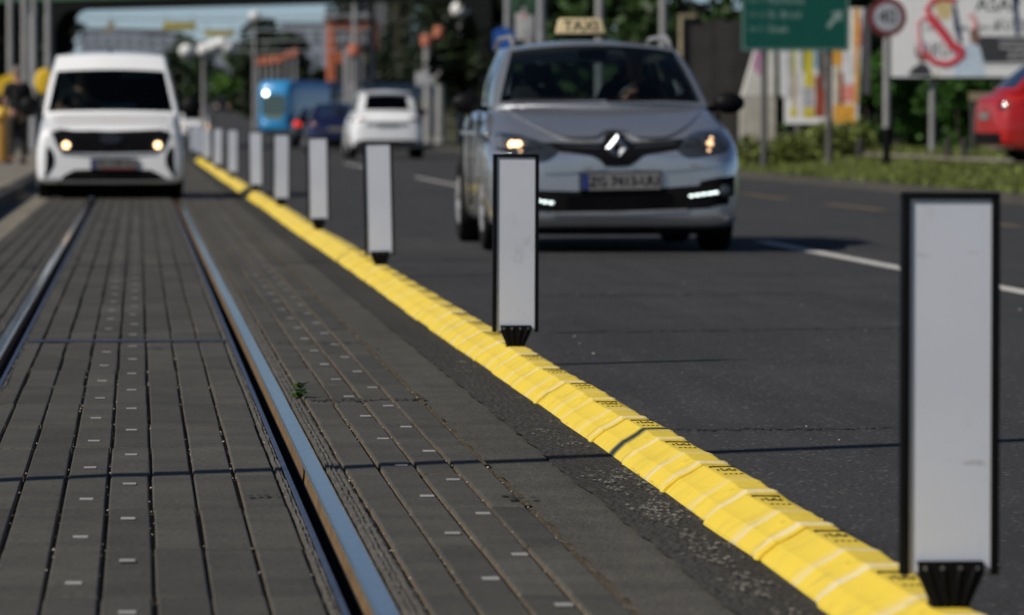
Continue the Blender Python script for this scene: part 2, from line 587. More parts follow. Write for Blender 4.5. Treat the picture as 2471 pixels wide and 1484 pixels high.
# grass verge on the right with its kerb
mb = MB()
ys = [30 + 3 * k for k in range(52)]
for (xa, za), (xb, zb) in zip(VERGE, VERGE[1:]):
    for y0, y1 in zip(ys, ys[1:]):
        mb.add([(xa, y0, za), (xb, y0, zb), (xb, y1, zb), (xa, y1, za)], [(0, 1, 2, 3)])
struct(mb.build('verge', m_soil, fix=False))
mb = MB()
for y0 in range(30, 186, 2):
    mb.box((10.07, y0 + 1, 0.03), (0.13, 1.985, 0.16))
struct(mb.build('kerb', m_edge))
sheet('footpath', 13.1, 14.3, 62, 150, 0.325, m_sandpath, 1, 1)

# painted lines
mb = MB()
def stripe(x0, x1, y0, y1, mi=0):
    n = max(1, int((y1 - y0) / 2))
    for k in range(n):
        a, b = y0 + (y1 - y0) * k / n, y0 + (y1 - y0) * (k + 1) / n
        mb.add([(x0, a, 0.004), (x1, a, 0.004), (x1, b, 0.004), (x0, b, 0.004)], [(0, 1, 2, 3)], mi)
stripe(4.82, 4.96, 5, 39)
stripe(4.62, 4.72, 68, 84)
stripe(4.57, 4.67, 96, 112)
for k in range(9):
    stripe(7.78, 7.94, 44 + 8 * k, 48.5 + 8 * k, 1)
stripe(7.4, 9.7, 106, 107.2)
struct(mb.build('lane_markings', [m_line, m_oline], fix=False))

# cracks and dry mortar scuffs on the asphalt
mb = MB()
def crack(x0, y0, x1, y1, wd, n=60):
    pts = []
    for k in range(n + 1):
        f = k / n
        pts.append((x0 + (x1 - x0) * f, y0 + (y1 - y0) * f + random.uniform(-1, 1) * wd * 1.2, wd * random.uniform(0.2, 1.2)))
    for a, b in zip(pts, pts[1:]):
        if random.random() < 0.12:
            continue
        mb.add([(a[0], a[1] - a[2] / 2, 0.003), (b[0], b[1] - b[2] / 2, 0.003), (b[0], b[1] + b[2] / 2, 0.003), (a[0], a[1] + a[2] / 2, 0.003)], [(0, 1, 2, 3)])
a, b = W(1590, 15.25), W(2160, 15.35)
crack(a.x, a.y, b.x, b.y, 0.05, 90)
a, b = W(1330, 22.3), W(2180, 22.8)
crack(a.x, a.y, b.x, b.y, 0.07)
a, b = W(1180, 27.0), W(2000, 27.4)
crack(a.x, a.y, b.x, b.y, 0.06)
struct(mb.build('asphalt_cracks', m_crack, fix=False))
mb = MB()
a, b = W(748, 16.85), W(1030, 16.9)
crack(a.x, a.y, b.x, b.y, 0.07, 50)
a, b = W(660, 21.2), W(890, 21.3)
crack(a.x, a.y, b.x, b.y, 0.06, 50)
for px, d, n_ in ((1010, 16.9, 7), (1258, 12.42, 8), (905, 20.6, 5), (640, 12.5, 5), (1240, 12.5, 4), (380, 20.7, 4)):
    c = W(px, d)
    for _ in range(n_):
        xx, yy, q_ = c.x + random.gauss(0, .018), c.y + random.gauss(0, .022), random.uniform(.005, .013)
        mb.add([(xx + q_ * math.cos(u) * random.uniform(.5, 1.4), yy + 2.4 * q_ * math.sin(u) * random.uniform(.5, 1.3), 0.0042 + _ * .0003) for u in [k2 * math.pi / 4 for k2 in range(8)]], [tuple(range(8))])
for v_ in range(len(mb.v)):
    mb.v[v_] = (mb.v[v_][0], mb.v[v_][1], mb.v[v_][2] + 0.0008)
struct(mb.build('paving_cracks', m_crack, fix=False))
mb = MB()
for k in range(60):
    x, y = random.uniform(1.19, 1.31), random.choice((9.9, 10.6, 11.4, 12.1, 13.2, 15, 17, 19)) + random.gauss(0, .35)
    for q in range(random.randint(4, 12)):
        xx, yy, r = x + random.gauss(0, 0.018), y + random.gauss(0, 0.06), random.uniform(0.0015, 0.006)
        mb.add([(xx + r * math.cos(u) * random.uniform(0.5, 1.3), yy + 2.2 * r * math.sin(u) * random.uniform(0.5, 1.3), 0.0075 + 0.0004 * q) for u in [k2 * math.pi / 4 for k2 in range(8)]], [tuple(range(8))])
struct(mb.build('mortar_scuffs', m_scuff, fix=False))

# rubber paving slabs of the tram track: real slabs with open joints
mb = MB()
def slab(x0, x1, y0, y1, z):
    b = 0.004
    j = [random.uniform(-0.0016, 0.0016) for _ in range(4)]
    vs = [(x0, y0, -0.014), (x1, y0, -0.014), (x1, y1, -0.014), (x0, y1, -0.014),
          (x0, y0, z - b), (x1, y0, z - b), (x1, y1, z - b), (x0, y1, z - b),
          (x0 + b, y0 + b, z + j[0]), (x1 - b, y0 + b, z + j[1]), (x1 - b, y1 - b, z + j[2]), (x0 + b, y1 - b, z + j[3])]
    mb.add(vs, [(8, 9, 10, 11), (4, 5, 9, 8), (5, 6, 10, 9), (6, 7, 11, 10), (7, 4, 8, 11), (0, 1, 5, 4), (1, 2, 6, 5), (2, 3, 7, 6), (3, 0, 4, 7)])
    mb.m[-9:] = [0, 0, 0, 0, 0, 1, 0, 0, 1]  # left and near sides tan: dust plus caught sunlight put into the colour
cols_mid = [0.365, 0.254, 0.142, 0.030, -0.081, -0.193, -0.305, -0.416, -0.490]
cols_r = [0.560, 0.655, 0.757, 0.860, 0.955]
cols_l = [-0.665, -0.772, -0.884, -0.996, -1.10]
bars = MB()
PITCH, Y0 = 1.14, 4.23
for r in range(114):
    ya, yb = Y0 + r * PITCH, Y0 + (r + 1) * PITCH
    wide = random.choice((0.0, 0.006, 0.009, 0.012))
    for cols, off in ((cols_mid, 0), (cols_r, 0.0), (cols_l, 0)):
        for a, b in zip(cols, cols[1:]):
            lo, hi = min(a, b), max(a, b)
            g = 0.0044
            e1, e2 = 0.003 + wide + random.uniform(-.002, .002), 0.003
            slab(lo + g + random.uniform(-.0025, .0025), hi - g + random.uniform(-.0025, .0025), ya + e1, yb - e2, random.uniform(-0.0012, 0.0012))
    for x, dy in ((-0.137, 0.29), (-0.026, 0.81), (0.828, 0.90), (0.722, 0.33)):
        if r < 40:
            xx, yy = x + random.uniform(-.004, .004), ya + dy
            bars.box((xx, yy, 0.0022), (0.034, 0.052, 0.0018))
            # rounded ends come from two small discs
struct(mb.build('track_paving', [m_slab, m_sunlit_dust], fix=False))
o = struct(bars.build('paving_inlays', M('pale_inlay', (0.36, 0.35, 0.34), 0.55, 0, 0.15)))

# pebbles and grit caught in the joints
mb = MB()
for k in range(420):
    c = random.choice(cols_mid[:-1] + cols_r[1:] * 2 + [0.56, 0.56])
    y = random.uniform(8.8, 24)
    r = random.uniform(0.0012, 0.0036)
    mb.ball((c + random.uniform(-0.006, 0.006), y, -0.006 + r), (r, r * 1.2, r * 0.8), 6, 4)
struct(mb.build('joint_grit', M('grit', (0.36, 0.32, 0.26), 0.6, 0, 0.2, island=0.5), fix=False), 'stuff')
mb = MB()
for k in range(60):
    x, y = random.uniform(1.7, 6), random.uniform(9, 30)
    r = random.uniform(0.002, 0.006)
    mb.ball((x, y, r * 0.6), (r, r, r * 0.7), 6, 4)
struct(mb.build('road_grit', M('road_chip', (0.45, 0.42, 0.33), 0.7, 0, 0.2, island=0.5), fix=False), 'stuff')

# ------------------------------------------------------------------ rails
def strip_profile(name, pts, mat, parent, y0=4, y1=135, ny=60, wob=0.0, seed=1):
    rr = random.Random(seed)
    mb = MB()
    vs, fs, n = [], [], len(pts)
    for j in range(ny + 1):
        yy = y0 + (y1 - y0) * (j / ny) ** (1.8 if wob else 1.0)
        for x, z in pts:
            vs.append((x + rr.uniform(-wob, wob), yy, z + rr.uniform(-wob, wob) * 0.5))
    for j in range(ny):
        for i in range(n - 1):
            a = j * n + i
            fs.append((a, a + 1, a + n + 1, a + n))
    mb.add(vs, fs)
    return mb.build(name, mat, parent, fix=False)
def rail(sgn, gx, label):
    r = thing('tram_rail', label, 'rail', (0, 0, 0), 0, 'grooved tram rails')
    def P(l):
        l = [(gx + sgn * u, z) for u, z in l]
        return l if sgn > 0 else l[::-1]
    strip_profile('rail_head', P([(0.000, -0.003), (0.004, 0.003), (0.010, 0.0045), (0.046, 0.0045), (0.051, 0.001), (0.053, -0.014)]), m_head, r)
    strip_profile('gauge_face', P([(-0.003, -0.034), (-0.001, -0.020), (0.000, -0.003)]), m_rust, r)
    strip_profile('groove', P([(-0.045, -0.085), (-0.005, -0.085), (-0.003, -0.034)]), m_groove, r)  # near-black from below the rust: the lip's shade put into the colour
    strip_profile('guard_lip', P([(-0.060, -0.014), (-0.060, -0.001), (-0.057, 0.001), (-0.048, 0.001), (-0.045, -0.004), (-0.045, -0.085)]), m_lip, r)
    st = strip_profile('rubber_strip', P([(0.058, -0.012), (0.060, 0.002), (0.068, 0.004), (0.072, 0.000), (0.080, 0.003), (0.086, -0.002), (0.096, 0.001), (0.104, -0.004), (0.112, -0.014)]), m_rubber, r, ny=900, wob=0.0028)
    strip_profile('inner_rubber', P([(-0.082, -0.014), (-0.078, 0.000), (-0.073, 0.002), (-0.069, -0.003), (-0.064, 0.000), (-0.061, -0.010)]), m_rubber, r, ny=900, wob=0.0025, seed=4)
    return r
rail(1, 0.450, 'shiny blue grey tram rail nearest the yellow divider, with a dark groove on its left')
rail(-1, -0.556, 'tram rail at the left edge of the paving, pale glare on its head')

o = MB()
for k in range(22):
    o.box((-0.475 + 0.0385 * (k + 0.5), W(300, 21.4).y + 0.0, 0.0035), (0.037, 0.16 if k % 2 else 0.19, 0.006))
j = o.build('joint_cover', M('joint_steel', (0.07, 0.075, 0.10), 0.5, 0.5, 0.3, 20))
tag(j, 'dark steel joint strip lying across the paving between the two rails', 'joint strip')

# small weed in the joint beside the rail
wd = thing('weed', 'small green weed growing beside the right tram rail', 'weed', (0.548, 17.05, -0.004))
mb = MB()
for k in range(34):
    a, l = random.uniform(0, 6.28), random.uniform(0.028, 0.055)
    h = random.uniform(0.008, 0.055)
    c = Vector((math.cos(a) * random.uniform(0, 0.02), math.sin(a) * random.uniform(0, 0.05), h))
    d = Vector((math.cos(a), math.sin(a), random.uniform(-0.3, 0.5))) * l * 0.6
    s_ = Vector((-math.sin(a), math.cos(a), random.uniform(-0.2, 0.2))) * l * 0.28
    mb.add([c - d * 0.5, c + s_, c + d, c - s_], [(0, 1, 2, 3)])
mb.build('leaf_cluster', m_leafl, wd, fix=False)
mb = MB()
for k in range(5):
    a = k * 1.3
    mb.tube([(0, 0, 0), (0.008 * math.cos(a), 0.02 * math.sin(a), 0.02), (0.016 * math.cos(a), 0.04 * math.sin(a), 0.035)], 0.0012, 5)
mb.build('stem', m_leafm, wd)

# ------------------------------------------------------------------ yellow lane divider
div = thing('lane_divider', 'long yellow plastic lane divider running along the road edge, ribs rubbed white', 'lane divider', (1.463, 6.6, 0))
def divider_mesh():
    mb = MB()
    nt_, Ln = 52, 0.996
    prof = [(-0.136, 0.0), (-0.134, 0.008), (-0.126, 0.017), (-0.112, 0.029), (-0.098, 0.0405), (-0.095, 0.0415), (-0.078, 0.050), (-0.060, 0.060), (-0.044, 0.0705), (-0.039, 0.0738), (-0.035, 0.0748), (-0.015, 0.075), (0.010, 0.075), (0.028, 0.0745), (0.036, 0.072), (0.046, 0.064), (0.075, 0.042), (0.115, 0.016), (0.134, 0.010), (0.135, 0.0)]
    n = len(prof)
    vs, fs = [], []
    sm = lambda x: x * x * (3 - 2 * x)
    for j in range(nt_ + 1):
        t_ = j / nt_
        u = (t_ - 0.06) % 1.0
        # overlapping-tile look: rises just past the joint rib, then sinks towards the next one
        rise = 0.003 + 0.004 * (1 - u) + (0.001 if 0.0 <= u < 0.05 else 0) + 0.003 * math.exp(-((t_ - 0.41) / 0.03) ** 2) - 0.004 * math.exp(-((t_ - 0.22) / 0.07) ** 2)
        for x, z in prof:
            k = min(1, z / 0.072)
            zz = z + (rise - 0.005) * k
            if -0.12 < x < -0.045:
                zz += 0.008 * math.exp(-((t_ - 0.24) / 0.022) ** 2 - ((x + 0.062) / 0.012) ** 2)
            xx = x
            if z < 0.02 and abs(x) > 0.1:
                xx = x * (1 + 0.045 * math.exp(-((t_ - 0.035) / 0.03) ** 2))
            vs.append((xx, t_ * Ln, zz))
    for j in range(nt_):
        for i in range(n - 1):
            a = j * n + i
            fs.append((a, a + n, a + n + 1, a + 1))
    fs.append(tuple(range(n)))
    fs.append(tuple(reversed(range(nt_ * n, nt_ * n + n))))
    mb.add(vs, fs, 0)
    # moulded black marks on the flat top
    def bar(x0, x1, y0, y1):
        u = ((y0 + y1) / 2 / Ln - 0.06) % 1.0
        zz = 0.075 + 0.003 + 0.004 * (1 - u) - 0.005 - 0.004 * math.exp(-(((y0 + y1) / 2 - 0.22) / 0.07) ** 2) + 0.0004
        mb.box(((x0 + x1) / 2, (y0 + y1) / 2, zz), (x1 - x0, y1 - y0, 0.0028), 1)
    bar(-0.028, 0.034, 0.915, 0.938)
    bar(-0.032, -0.027, 0.905, 0.928)
    for k, (x, wd_) in enumerate(((-0.024, 0.003), (-0.012, 0.004), (0.0, 0.003), (0.008, 0.004), (0.019, 0.003))):
        bar(x, x + wd_, 0.775, 0.85 if k % 2 else 0.82)
        if k % 2:
            bar(x, x + 0.009, 0.773, 0.783)
    for k in range(4):
        bar(-0.024 + k * 0.013, -0.016 + k * 0.013, 0.645, 0.653)
    # thin recessed-looking seams on the slope
    return mb
seg = divider_mesh().build('divider_segment', [m_yel, m_black], div, smooth=True)
seg.data.set_sharp_from_angle(angle=R(13))
seg.location = (0, 0, 0)
nseg = 112
for k in range(1, 98):
    s2 = seg.copy()
    C.objects.link(s2)
    s2.parent = div
    s2.location = (0.006 * math.sin(k * .31) - (0.018 * max(0, (7 - k) / 7) ** 2) + random.uniform(-.003, .003), k * 1.0, 0.003 * math.sin(k * .5) + random.uniform(-0.002, 0.002))
    s2.rotation_euler = (random.uniform(-0.004, 0.004), random.uniform(-.02, .02), random.uniform(-0.007, 0.007))
far = MB()
for k in range(98, nseg):
    for x0, x1, z0, z1 in ((-0.135, -0.04, 0.008, 0.074), (-0.04, 0.036, 0.074, 0.074), (0.036, 0.135, 0.074, 0.008)):
        far.add([(x0, k, z0), (x1, k, z1), (x1, k + 0.996, z1), (x0, k + 0.996, z0)], [(0, 1, 2, 3)])
o = far.build('far_divider_segment', m_yel, div, fix=False)
o['kind'] = 'stuff'

# ------------------------------------------------------------------ delineator posts
def make_post(label):
    po = thing('delineator_post', label, 'delineator post', (1.46, 8.9, 0), 0, 'white delineator posts on the yellow divider')
    W2, zb, zt = 0.0895, 0.132, 0.822
    mb = MB()
    poly = [(-W2 + 0.012, zb + 0.004), (-0.052, zb + 0.004), (-0.040, zb + 0.016), (0.040, zb + 0.016), (0.062, zb + 0.016), (0.072, zb + 0.004), (W2 - 0.012, zb + 0.004), (W2 - 0.012, zt - 0.010), (-W2 + 0.012, zt - 0.010)]
    mb.prism(poly, -0.009, -0.003)
    mb.build('panel', m_panel, po)
    mb = MB()
    for s_ in (-1, 1):
        x0, x1 = (-W2, -W2 + 0.0155) if s_ < 0 else (W2 - 0.0155, W2)
        mb.prism([(x0, zb), (x1, zb), (x1, zt - 0.013), (x0, zt - 0.013)], -0.014, 0.014)
    mb.prism([(-W2, zt - 0.013), (W2, zt - 0.013), (W2, zt - 0.002), (W2 - 0.003, zt), (-W2 + 0.003, zt), (-W2, zt - 0.002)], -0.014, 0.014)
    bevel(mb.build('frame', m_black, po), 0.002)
    mb = MB()
    mb.prism([(-0.058, 0.150), (-0.061, 0.154), (-0.059, 0.158), (0.059, 0.158), (0.061, 0.154), (0.060, 0.134), (0.034, 0.078), (0.034, 0.066), (-0.034, 0.066), (-0.034, 0.078), (-0.059, 0.134)], -0.024, -0.006)
    for xt, xb in ((-0.045, -0.020), (-0.016, -0.007), (0.016, 0.007), (0.045, 0.020)):
        mb.prism([(xt - 0.002, 0.150), (xt + 0.002, 0.150), (xb + 0.002, 0.072), (xb - 0.002, 0.072)], -0.029, -0.0235)
    mb.prism([(-0.036, 0.060), (0.036, 0.060), (0.032, 0.135), (-0.032, 0.135)], -0.004, 0.022)
    br = bevel(mb.build('bracket', m_black, po), 0.0012, 1)
    for x in (-0.047, -0.016, 0.016, 0.047):
        b = MB()
        b.disc((x, 0.146), 0.0040, -0.028, -0.024, 10)
        b.disc((x, 0.146), 0.0022, -0.030, -0.028, 8)
        b.build('bolt', m_bolt, br)
    return po
post_d = [8.95, 19.3, 30.3, 40.6, 51.2, 62, 77.3, 91.5, 107, 121, 135]
post_px = [2292, 1243, 918, 769, 678, 618, 561, 525, 499, 481, 466]
post_lb = ['large nearest white panel post with black frame at the right edge of the picture',
           'white panel post standing in front of the left headlight of the silver taxi',
           'white panel post just left of the silver taxi, below the white SUV',
           'white panel post below the dark blue car',
           'white panel post below the blue tram front, third left of the taxi side',
           'white panel post just this side of the pole shadow across the yellow divider',
           'small blurred white panel post just beyond the pole shadow across the divider',
           'small far white panel post, fourth from the far end of the row',
           'small far white panel post, third from the far end of the row',
           'tiny far white panel post, last but one of the row beside the van',
           'tiny farthest white panel post close beside the white van']
po0 = make_post(post_lb[0])
for k, (d, px, lb) in enumerate(zip(post_d, post_px, post_lb)):
    q = po0 if k == 0 else dup(po0, (0, 0, 0), 0, lb)
    pt = W(px, d)
    q.location = pt
    q.rotation_euler = (random.uniform(-0.015, 0.01), [0.0015, 0.004, -0.022, -0.012, 0.006, -0.01, 0.0, 0.01, -0.01, 0.0, 0.008][k], random.uniform(-0.05, 0.05))

# ------------------------------------------------------------------ vehicles
def evaluated(o):
    dg = bpy.context.evaluated_depsgraph_get()
    me = bpy.data.meshes.new_from_object(o.evaluated_get(dg))
    old = o.data
    o.modifiers.clear()
    o.data = me
    me.name = old.name
    bpy.data.meshes.remove(old)
    return o

def car_body(st, paint, parent, wheels, wr, name='body', sub=2, sh=0.0):
    """closed lofted lower body; stations (y, z_top, w_top, w_max, z_mid, z_low)"""
    mb = MB()
    vs, fs = [], []
    for (y, zt, wt, wm, zm, zl) in st:
        half = [(0, zt), (0.5 * wt, zt - 0.004), (0.85 * wt, zt - 0.014), (wt, zt - 0.035), ((wt + wm) / 2 + 0.01 + sh * (wm - wt), (zt * 0.65 + zm * 0.35) + sh * 0.10 * (zt - zm)), (wm, zm), (wm * 0.985, zl + 0.5 * (zm - zl) * 0.5), (wm * 0.955, zl + 0.03), (wm * 0.88, zl), (0.4 * wm, zl), ]
        ring = [(x, y, z) for x, z in half] + [(0, y, zl)] + [(-x, y, z) for x, z in reversed(half[1:])]
        vs += ring
    n = len(vs) // len(st)
    for j in range(len(st) - 1):
        for i in range(n):
            a, b = j * n + i, j * n + (i + 1) % n
            fs.append((a, b, b + n, a + n))
    # end caps as fans of quads between mirrored points
    h = n // 2
    for base in (0, (len(st) - 1) * n):
        for i in range(h):
            a, b, c, d = i, i + 1, (n - i - 1) % n, (n - i) % n
            q = []
            for z in (a, b, c, d):
                if base + z not in q:
                    q.append(base + z)
            if len(q) >= 3:
                fs.append(tuple(q))
    mb.add(vs, fs)
    o = mb.build(name, [paint, m_blackmatte], parent)
    md = o.modifiers.new('s', 'SUBSURF')
    md.levels = md.render_levels = sub
    evaluated(o)
    bvh = BVHTree.FromPolygons([v.co.copy() for v in o.data.vertices], [tuple(p.vertices) for p in o.data.polygons])
    for (y, xt) in wheels:
        c = MB()
        for s_ in (-1, 1):
            c.tube([(s_ * (xt - 0.30), y, wr + 0.01), (s_ * (xt + 0.3), y, wr + 0.01)], wr + 0.055, 28, 0)
        co_ = c.build('cutter', m_blackmatte)
        md = o.modifiers.new('b', 'BOOLEAN')
        md.operation = 'DIFFERENCE'
        md.solver = 'EXACT'
        md.object = co_
        evaluated(o)
        bpy.data.objects.remove(co_)
    o.data.polygons.foreach_set('use_smooth', [True] * len(o.data.polygons))
    o.data.set_sharp_from_angle(angle=R(42))
    return o, bvh

def smooth_outline(pts, n=4):
    out, m = [], len(pts)
    for i in range(m):
        p0, p1, p2, p3 = pts[i - 1], pts[i], pts[(i + 1) % m], pts[(i + 2) % m]
        for k in range(n):
            t_ = k / n
            out.append(tuple(0.5 * ((2 * p1[a]) + (-p0[a] + p2[a]) * t_ + (2 * p0[a] - 5 * p1[a] + 4 * p2[a] - p3[a]) * t_ ** 2 + (-p0[a] + 3 * p1[a] - 3 * p2[a] + p3[a]) * t_ ** 3) for a in (0, 1)))
    return out

def inside(p, poly):
    c, j = False, len(poly) - 1
    for i in range(len(poly)):
        a, b = poly[i], poly[j]
        if (a[1] > p[1]) != (b[1] > p[1]) and p[0] < (b[0] - a[0]) * (p[1] - a[1]) / (b[1] - a[1] + 1e-12) + a[0]:
            c = not c
        j = i
    return c

def patch(bvh, outl, off, mat, name, parent, side=-1, step=0.04, thick=0.03, ymax=0.6):
    """a piece whose outline in the front view follows the body surface, standing `off` proud of it"""
    xs, zs = [p[0] for p in outl], [p[1] for p in outl]
    pts = [Vector(p) for p in outl]
    x = min(xs) + step / 2
    while x < max(xs):
        z = min(zs) + step / 2
        while z < max(zs):
            if inside((x, z), outl):
                pts.append(Vector((x, z)))
            z += step
        x += step
    n = len(outl)
    r = delaunay_2d_cdt(pts, [], [list(range(n))], 1, 1e-5)
    V, FF = r[0], r[2]
    ys = []
    for v in V:
        h = bvh.ray_cast(Vector((v.x, 9 * side, v.y)), Vector((0, -side, 0)))
        ys.append(h[0].y if h[0] is not None else None)
    ok = [y for y in ys if y is not None]
    if side < 0:
        lim = min(ok) + ymax
        ys = [min(y, lim) if y is not None else lim for y in ys]
    else:
        lim = max(ok) - ymax
        ys = [max(y, lim) if y is not None else lim for y in ys]
    mb = MB()
    m = len(V)
    vs = [(v.x, y + off * side, v.y) for v, y in zip(V, ys)] + [(v.x, y + (off - thick) * side, v.y) for v, y in zip(V, ys)]
    cnt = {}
    for f in FF:
        for a, b in zip(f, list(f[1:]) + [f[0]]):
            cnt[(a, b)] = 1
    fs = [tuple(f) for f in FF] + [tuple(i + m for i in reversed(f)) for f in FF]
    for (a, b) in cnt:
        if (b, a) not in cnt:
            fs.append((b, a, a + m, b + m))
    mb.add(vs, fs)
    return mb.build(name, mat, parent, smooth=True)

def bez(a, b, u):
    return a + (b - a) * u

def greenhouse(parent, paint, glass, g, pillar_mat=None, bars=(0.36, 0.68)):
    """g: fb (front base y, z, half width, corner y), ft, rt, rb the same; belt bulge"""
    pm = pillar_mat or paint
    fb, ft, rt, rb = g['fb'], g['ft'], g['rt'], g['rb']
    crown, bul = g.get('crown', 0.035), g.get('bulge', 0.05)
    def edge(e, u, zc):
        y, z, hw, yc = e
        return Vector((hw * u, y + (yc - y) * u * u, z - zc * u * u))
    def front(u, v):
        p = edge(fb, u, 0.015).lerp(edge(ft, u, crown), v)
        p.z += 0.02 * math.sin(math.pi * v)
        p.y -= 0.02 * math.sin(math.pi * v)
        return p
    def rear(u, v):
        p = edge(rb, u, 0.0).lerp(edge(rt, u, crown), v)
        p.y += 0.03 * math.sin(math.pi * v)
        return p
    def sidef(s_):
        def fn(u, v):     # u from front to rear
            a, b = edge(fb, s_, 0.015), edge(rb, s_, 0.0)
            c, d = edge(ft, s_, crown), edge(rt, s_, crown)
            lo, hi = a.lerp(b, u), c.lerp(d, u)
            lo.x += s_ * bul * math.sin(math.pi * min(1, u * 1.0))
            hi.x += s_ * 0.035 * math.sin(math.pi * u)
            hi.z += g.get('arch', 0.03) * math.sin(math.pi * u)
            p = lo.lerp(hi, v)
            p.x += s_ * 0.025 * math.sin(math.pi * v)
            return p
        return fn
    def grid(fn, us, vs_):
        return [[fn(u, v) for u in us] for v in vs_]
    def surf(fn, u0, u1, nu, nv, wins):
        """split: cells inside a window go to glass, the rest to the painted frame"""
        pts, fr, gl = [], [], {}
        for j in range(nv + 1):
            for i in range(nu + 1):
                pts.append(fn(u0 + (u1 - u0) * i / nu, j / nv))
        for j in range(nv):
            for i in range(nu):
                uc, vc = (i + 0.5) / nu, (j + 0.5) / nv
                f = (j * (nu + 1) + i, j * (nu + 1) + i + 1, (j + 1) * (nu + 1) + i + 1, (j + 1) * (nu + 1) + i)
                k = next((k for k, (a, b, c, d) in enumerate(wins) if a < uc < b and c < vc < d), None)
                if k is None:
                    fr.append(f)
                else:
                    gl.setdefault(k, []).append(f)
        return pts, fr, gl
    shell = MB()
    # roof
    nu, nv = 12, 12
    pts = []
    sl, sr = sidef(-1), sidef(1)
    for j in range(nv + 1):
        for i in range(nu + 1):
            u, v = -1 + 2 * i / nu, j / nv
            e = edge(ft, u, crown).lerp(edge(rt, u, crown), v)
            k = (sr(v, 1) - edge(ft, 1, crown).lerp(edge(rt, 1, crown), v))
            e.x += u * k.x
            e.z += k.z + 0.02 * math.sin(math.pi * v) * (1 - u * u)
            pts.append(e)
    shell.add(pts, [(j * (nu + 1) + i, j * (nu + 1) + i + 1, (j + 1) * (nu + 1) + i + 1, (j + 1) * (nu + 1) + i) for j in range(nv) for i in range(nu)])
    def glue(name, data):
        pts, fr, gl = data
        shell.add(pts, fr)
        for k, fl in gl.items():
            m = MB()
            m.add(pts, fl)
            me = m.build(name, glass, parent, smooth=True, fix=False)
            bm = bmesh.new()
            bm.from_mesh(me.data)
            bmesh.ops.delete(bm, geom=[v for v in bm.verts if not v.link_faces], context='VERTS')
            bm.to_mesh(me.data)
            bm.free()
    wm = g.get('wm', 0.055)
    glue('windscreen', surf(front, -1, 1, 36, 18, [(wm, 1 - wm, 0.03, g.get('wtop', 0.93))]))
    if g.get('rear_window', True):
        glue('rear_window', surf(rear, -1, 1, 30, 16, [(0.10, 0.90, 0.14, 0.86)]))
    else:
        glue('rear_panel', surf(rear, -1, 1, 10, 6, []))
    sw = []
    ed = [0.03] + list(bars) + [g.get('send', 0.93)]
    if g.get('side_windows', True):
        for a, b in zip(ed, ed[1:]):
            sw.append((a + 0.012, b - 0.012, 0.07, 0.88))
    else:
        sw.append((0.03, 0.34, 0.07, 0.86))
    for s_ in (-1, 1):
        glue('side_window', surf(sidef(s_), 0, 1, 60, 14, sw))
    bm = bmesh.new()
    o = shell.build('roof', pm, parent)
    bm.from_mesh(o.data)
    bmesh.ops.remove_doubles(bm, verts=bm.verts, dist=0.002)
    bmesh.ops.recalc_face_normals(bm, faces=bm.faces)
    bmesh.ops.delete(bm, geom=[v for v in bm.verts if not v.link_faces], context='VERTS')
    bm.to_mesh(o.data)
    bm.free()
    cz = sum(v.co.z for v in o.data.vertices) / len(o.data.vertices)
    md = o.modifiers.new('s', 'SOLIDIFY')
    md.thickness = 0.035
    md.offset = -1
    evaluated(o)
    o.data.polygons.foreach_set('use_smooth', [True] * len(o.data.polygons))
    o.data.set_sharp_from_angle(angle=R(45))
    return o

def wheel(parent, x, y, r, wd, s_):
    t_ = MB()
    n = 32
    prof = [(0.62, 0.42), (0.90, 0.50), (0.97, 0.44), (1.0, 0.30), (1.0, -0.30), (0.97, -0.44), (0.90, -0.50), (0.62, -0.42)]
    vs, fs = [], []
    for k in range(n):
        a = 2 * math.pi * k / n
        for rr, ww in prof:
            vs.append((x + s_ * ww * wd, y + r * rr * math.cos(a), r + r * rr * math.sin(a)))
    m = len(prof)
    for k in range(n):
        for i in range(m):
            a, b = k * m + i, k * m + (i + 1) % m
            c, d = ((k + 1) % n) * m + (i + 1) % m, ((k + 1) % n) * m + i
            fs.append((a, b, c, d))
    t_.add(vs, fs)
    wh = t_.build('wheel', m_tyre, parent, smooth=True)
    rm = MB()
    rm.tube([(x + s_ * 0.10 * wd, y, r), (x + s_ * 0.16 * wd, y, r)], r * 0.62, 24)
    for k in range(7):
        a = 2 * math.pi * k / 7
        rm.tube([(x + s_ * 0.36 * wd, y, r), (x + s_ * 0.40 * wd, y + 0.58 * r * math.cos(a), r + 0.58 * r * math.sin(a))], [0.05, 0.028], 6)
    rm.tube([(x + s_ * 0.30 * wd, y, r), (x + s_ * 0.42 * wd, y, r)], 0.055, 12)
    rm.build('rim', m_galv, wh)
    return wh

def mirror_part(parent, x, y, z, s_, mat, sz=(0.115, 0.06, 0.085)):
    mb = MB()
    mb.ball((x + s_ * 0.10, y, z), sz, 16, 10)
    mb.tube([(x - s_ * 0.06, y + 0.02, z - 0.05), (x + s_ * 0.08, y + 0.01, z - 0.03)], 0.022, 8)
    return mb.build('wing_mirror', mat, parent, smooth=True)

def seat_row(parent, y, xs, zb, zt, name='seat'):
    for x in xs:
        mb = MB()
        mb.box((x, y, (zb + zt) / 2), (0.46, 0.12, zt - zb), 0, 0, 0.8)
        o = mb.build(name, m_int, parent)
        bevel(o, 0.04)
        h = MB()
        h.box((x, y + 0.02, zt + 0.09), (0.25, 0.09, 0.16), 0, 0, 0.85)
        bevel(h.build('headrest', m_int, o), 0.03)

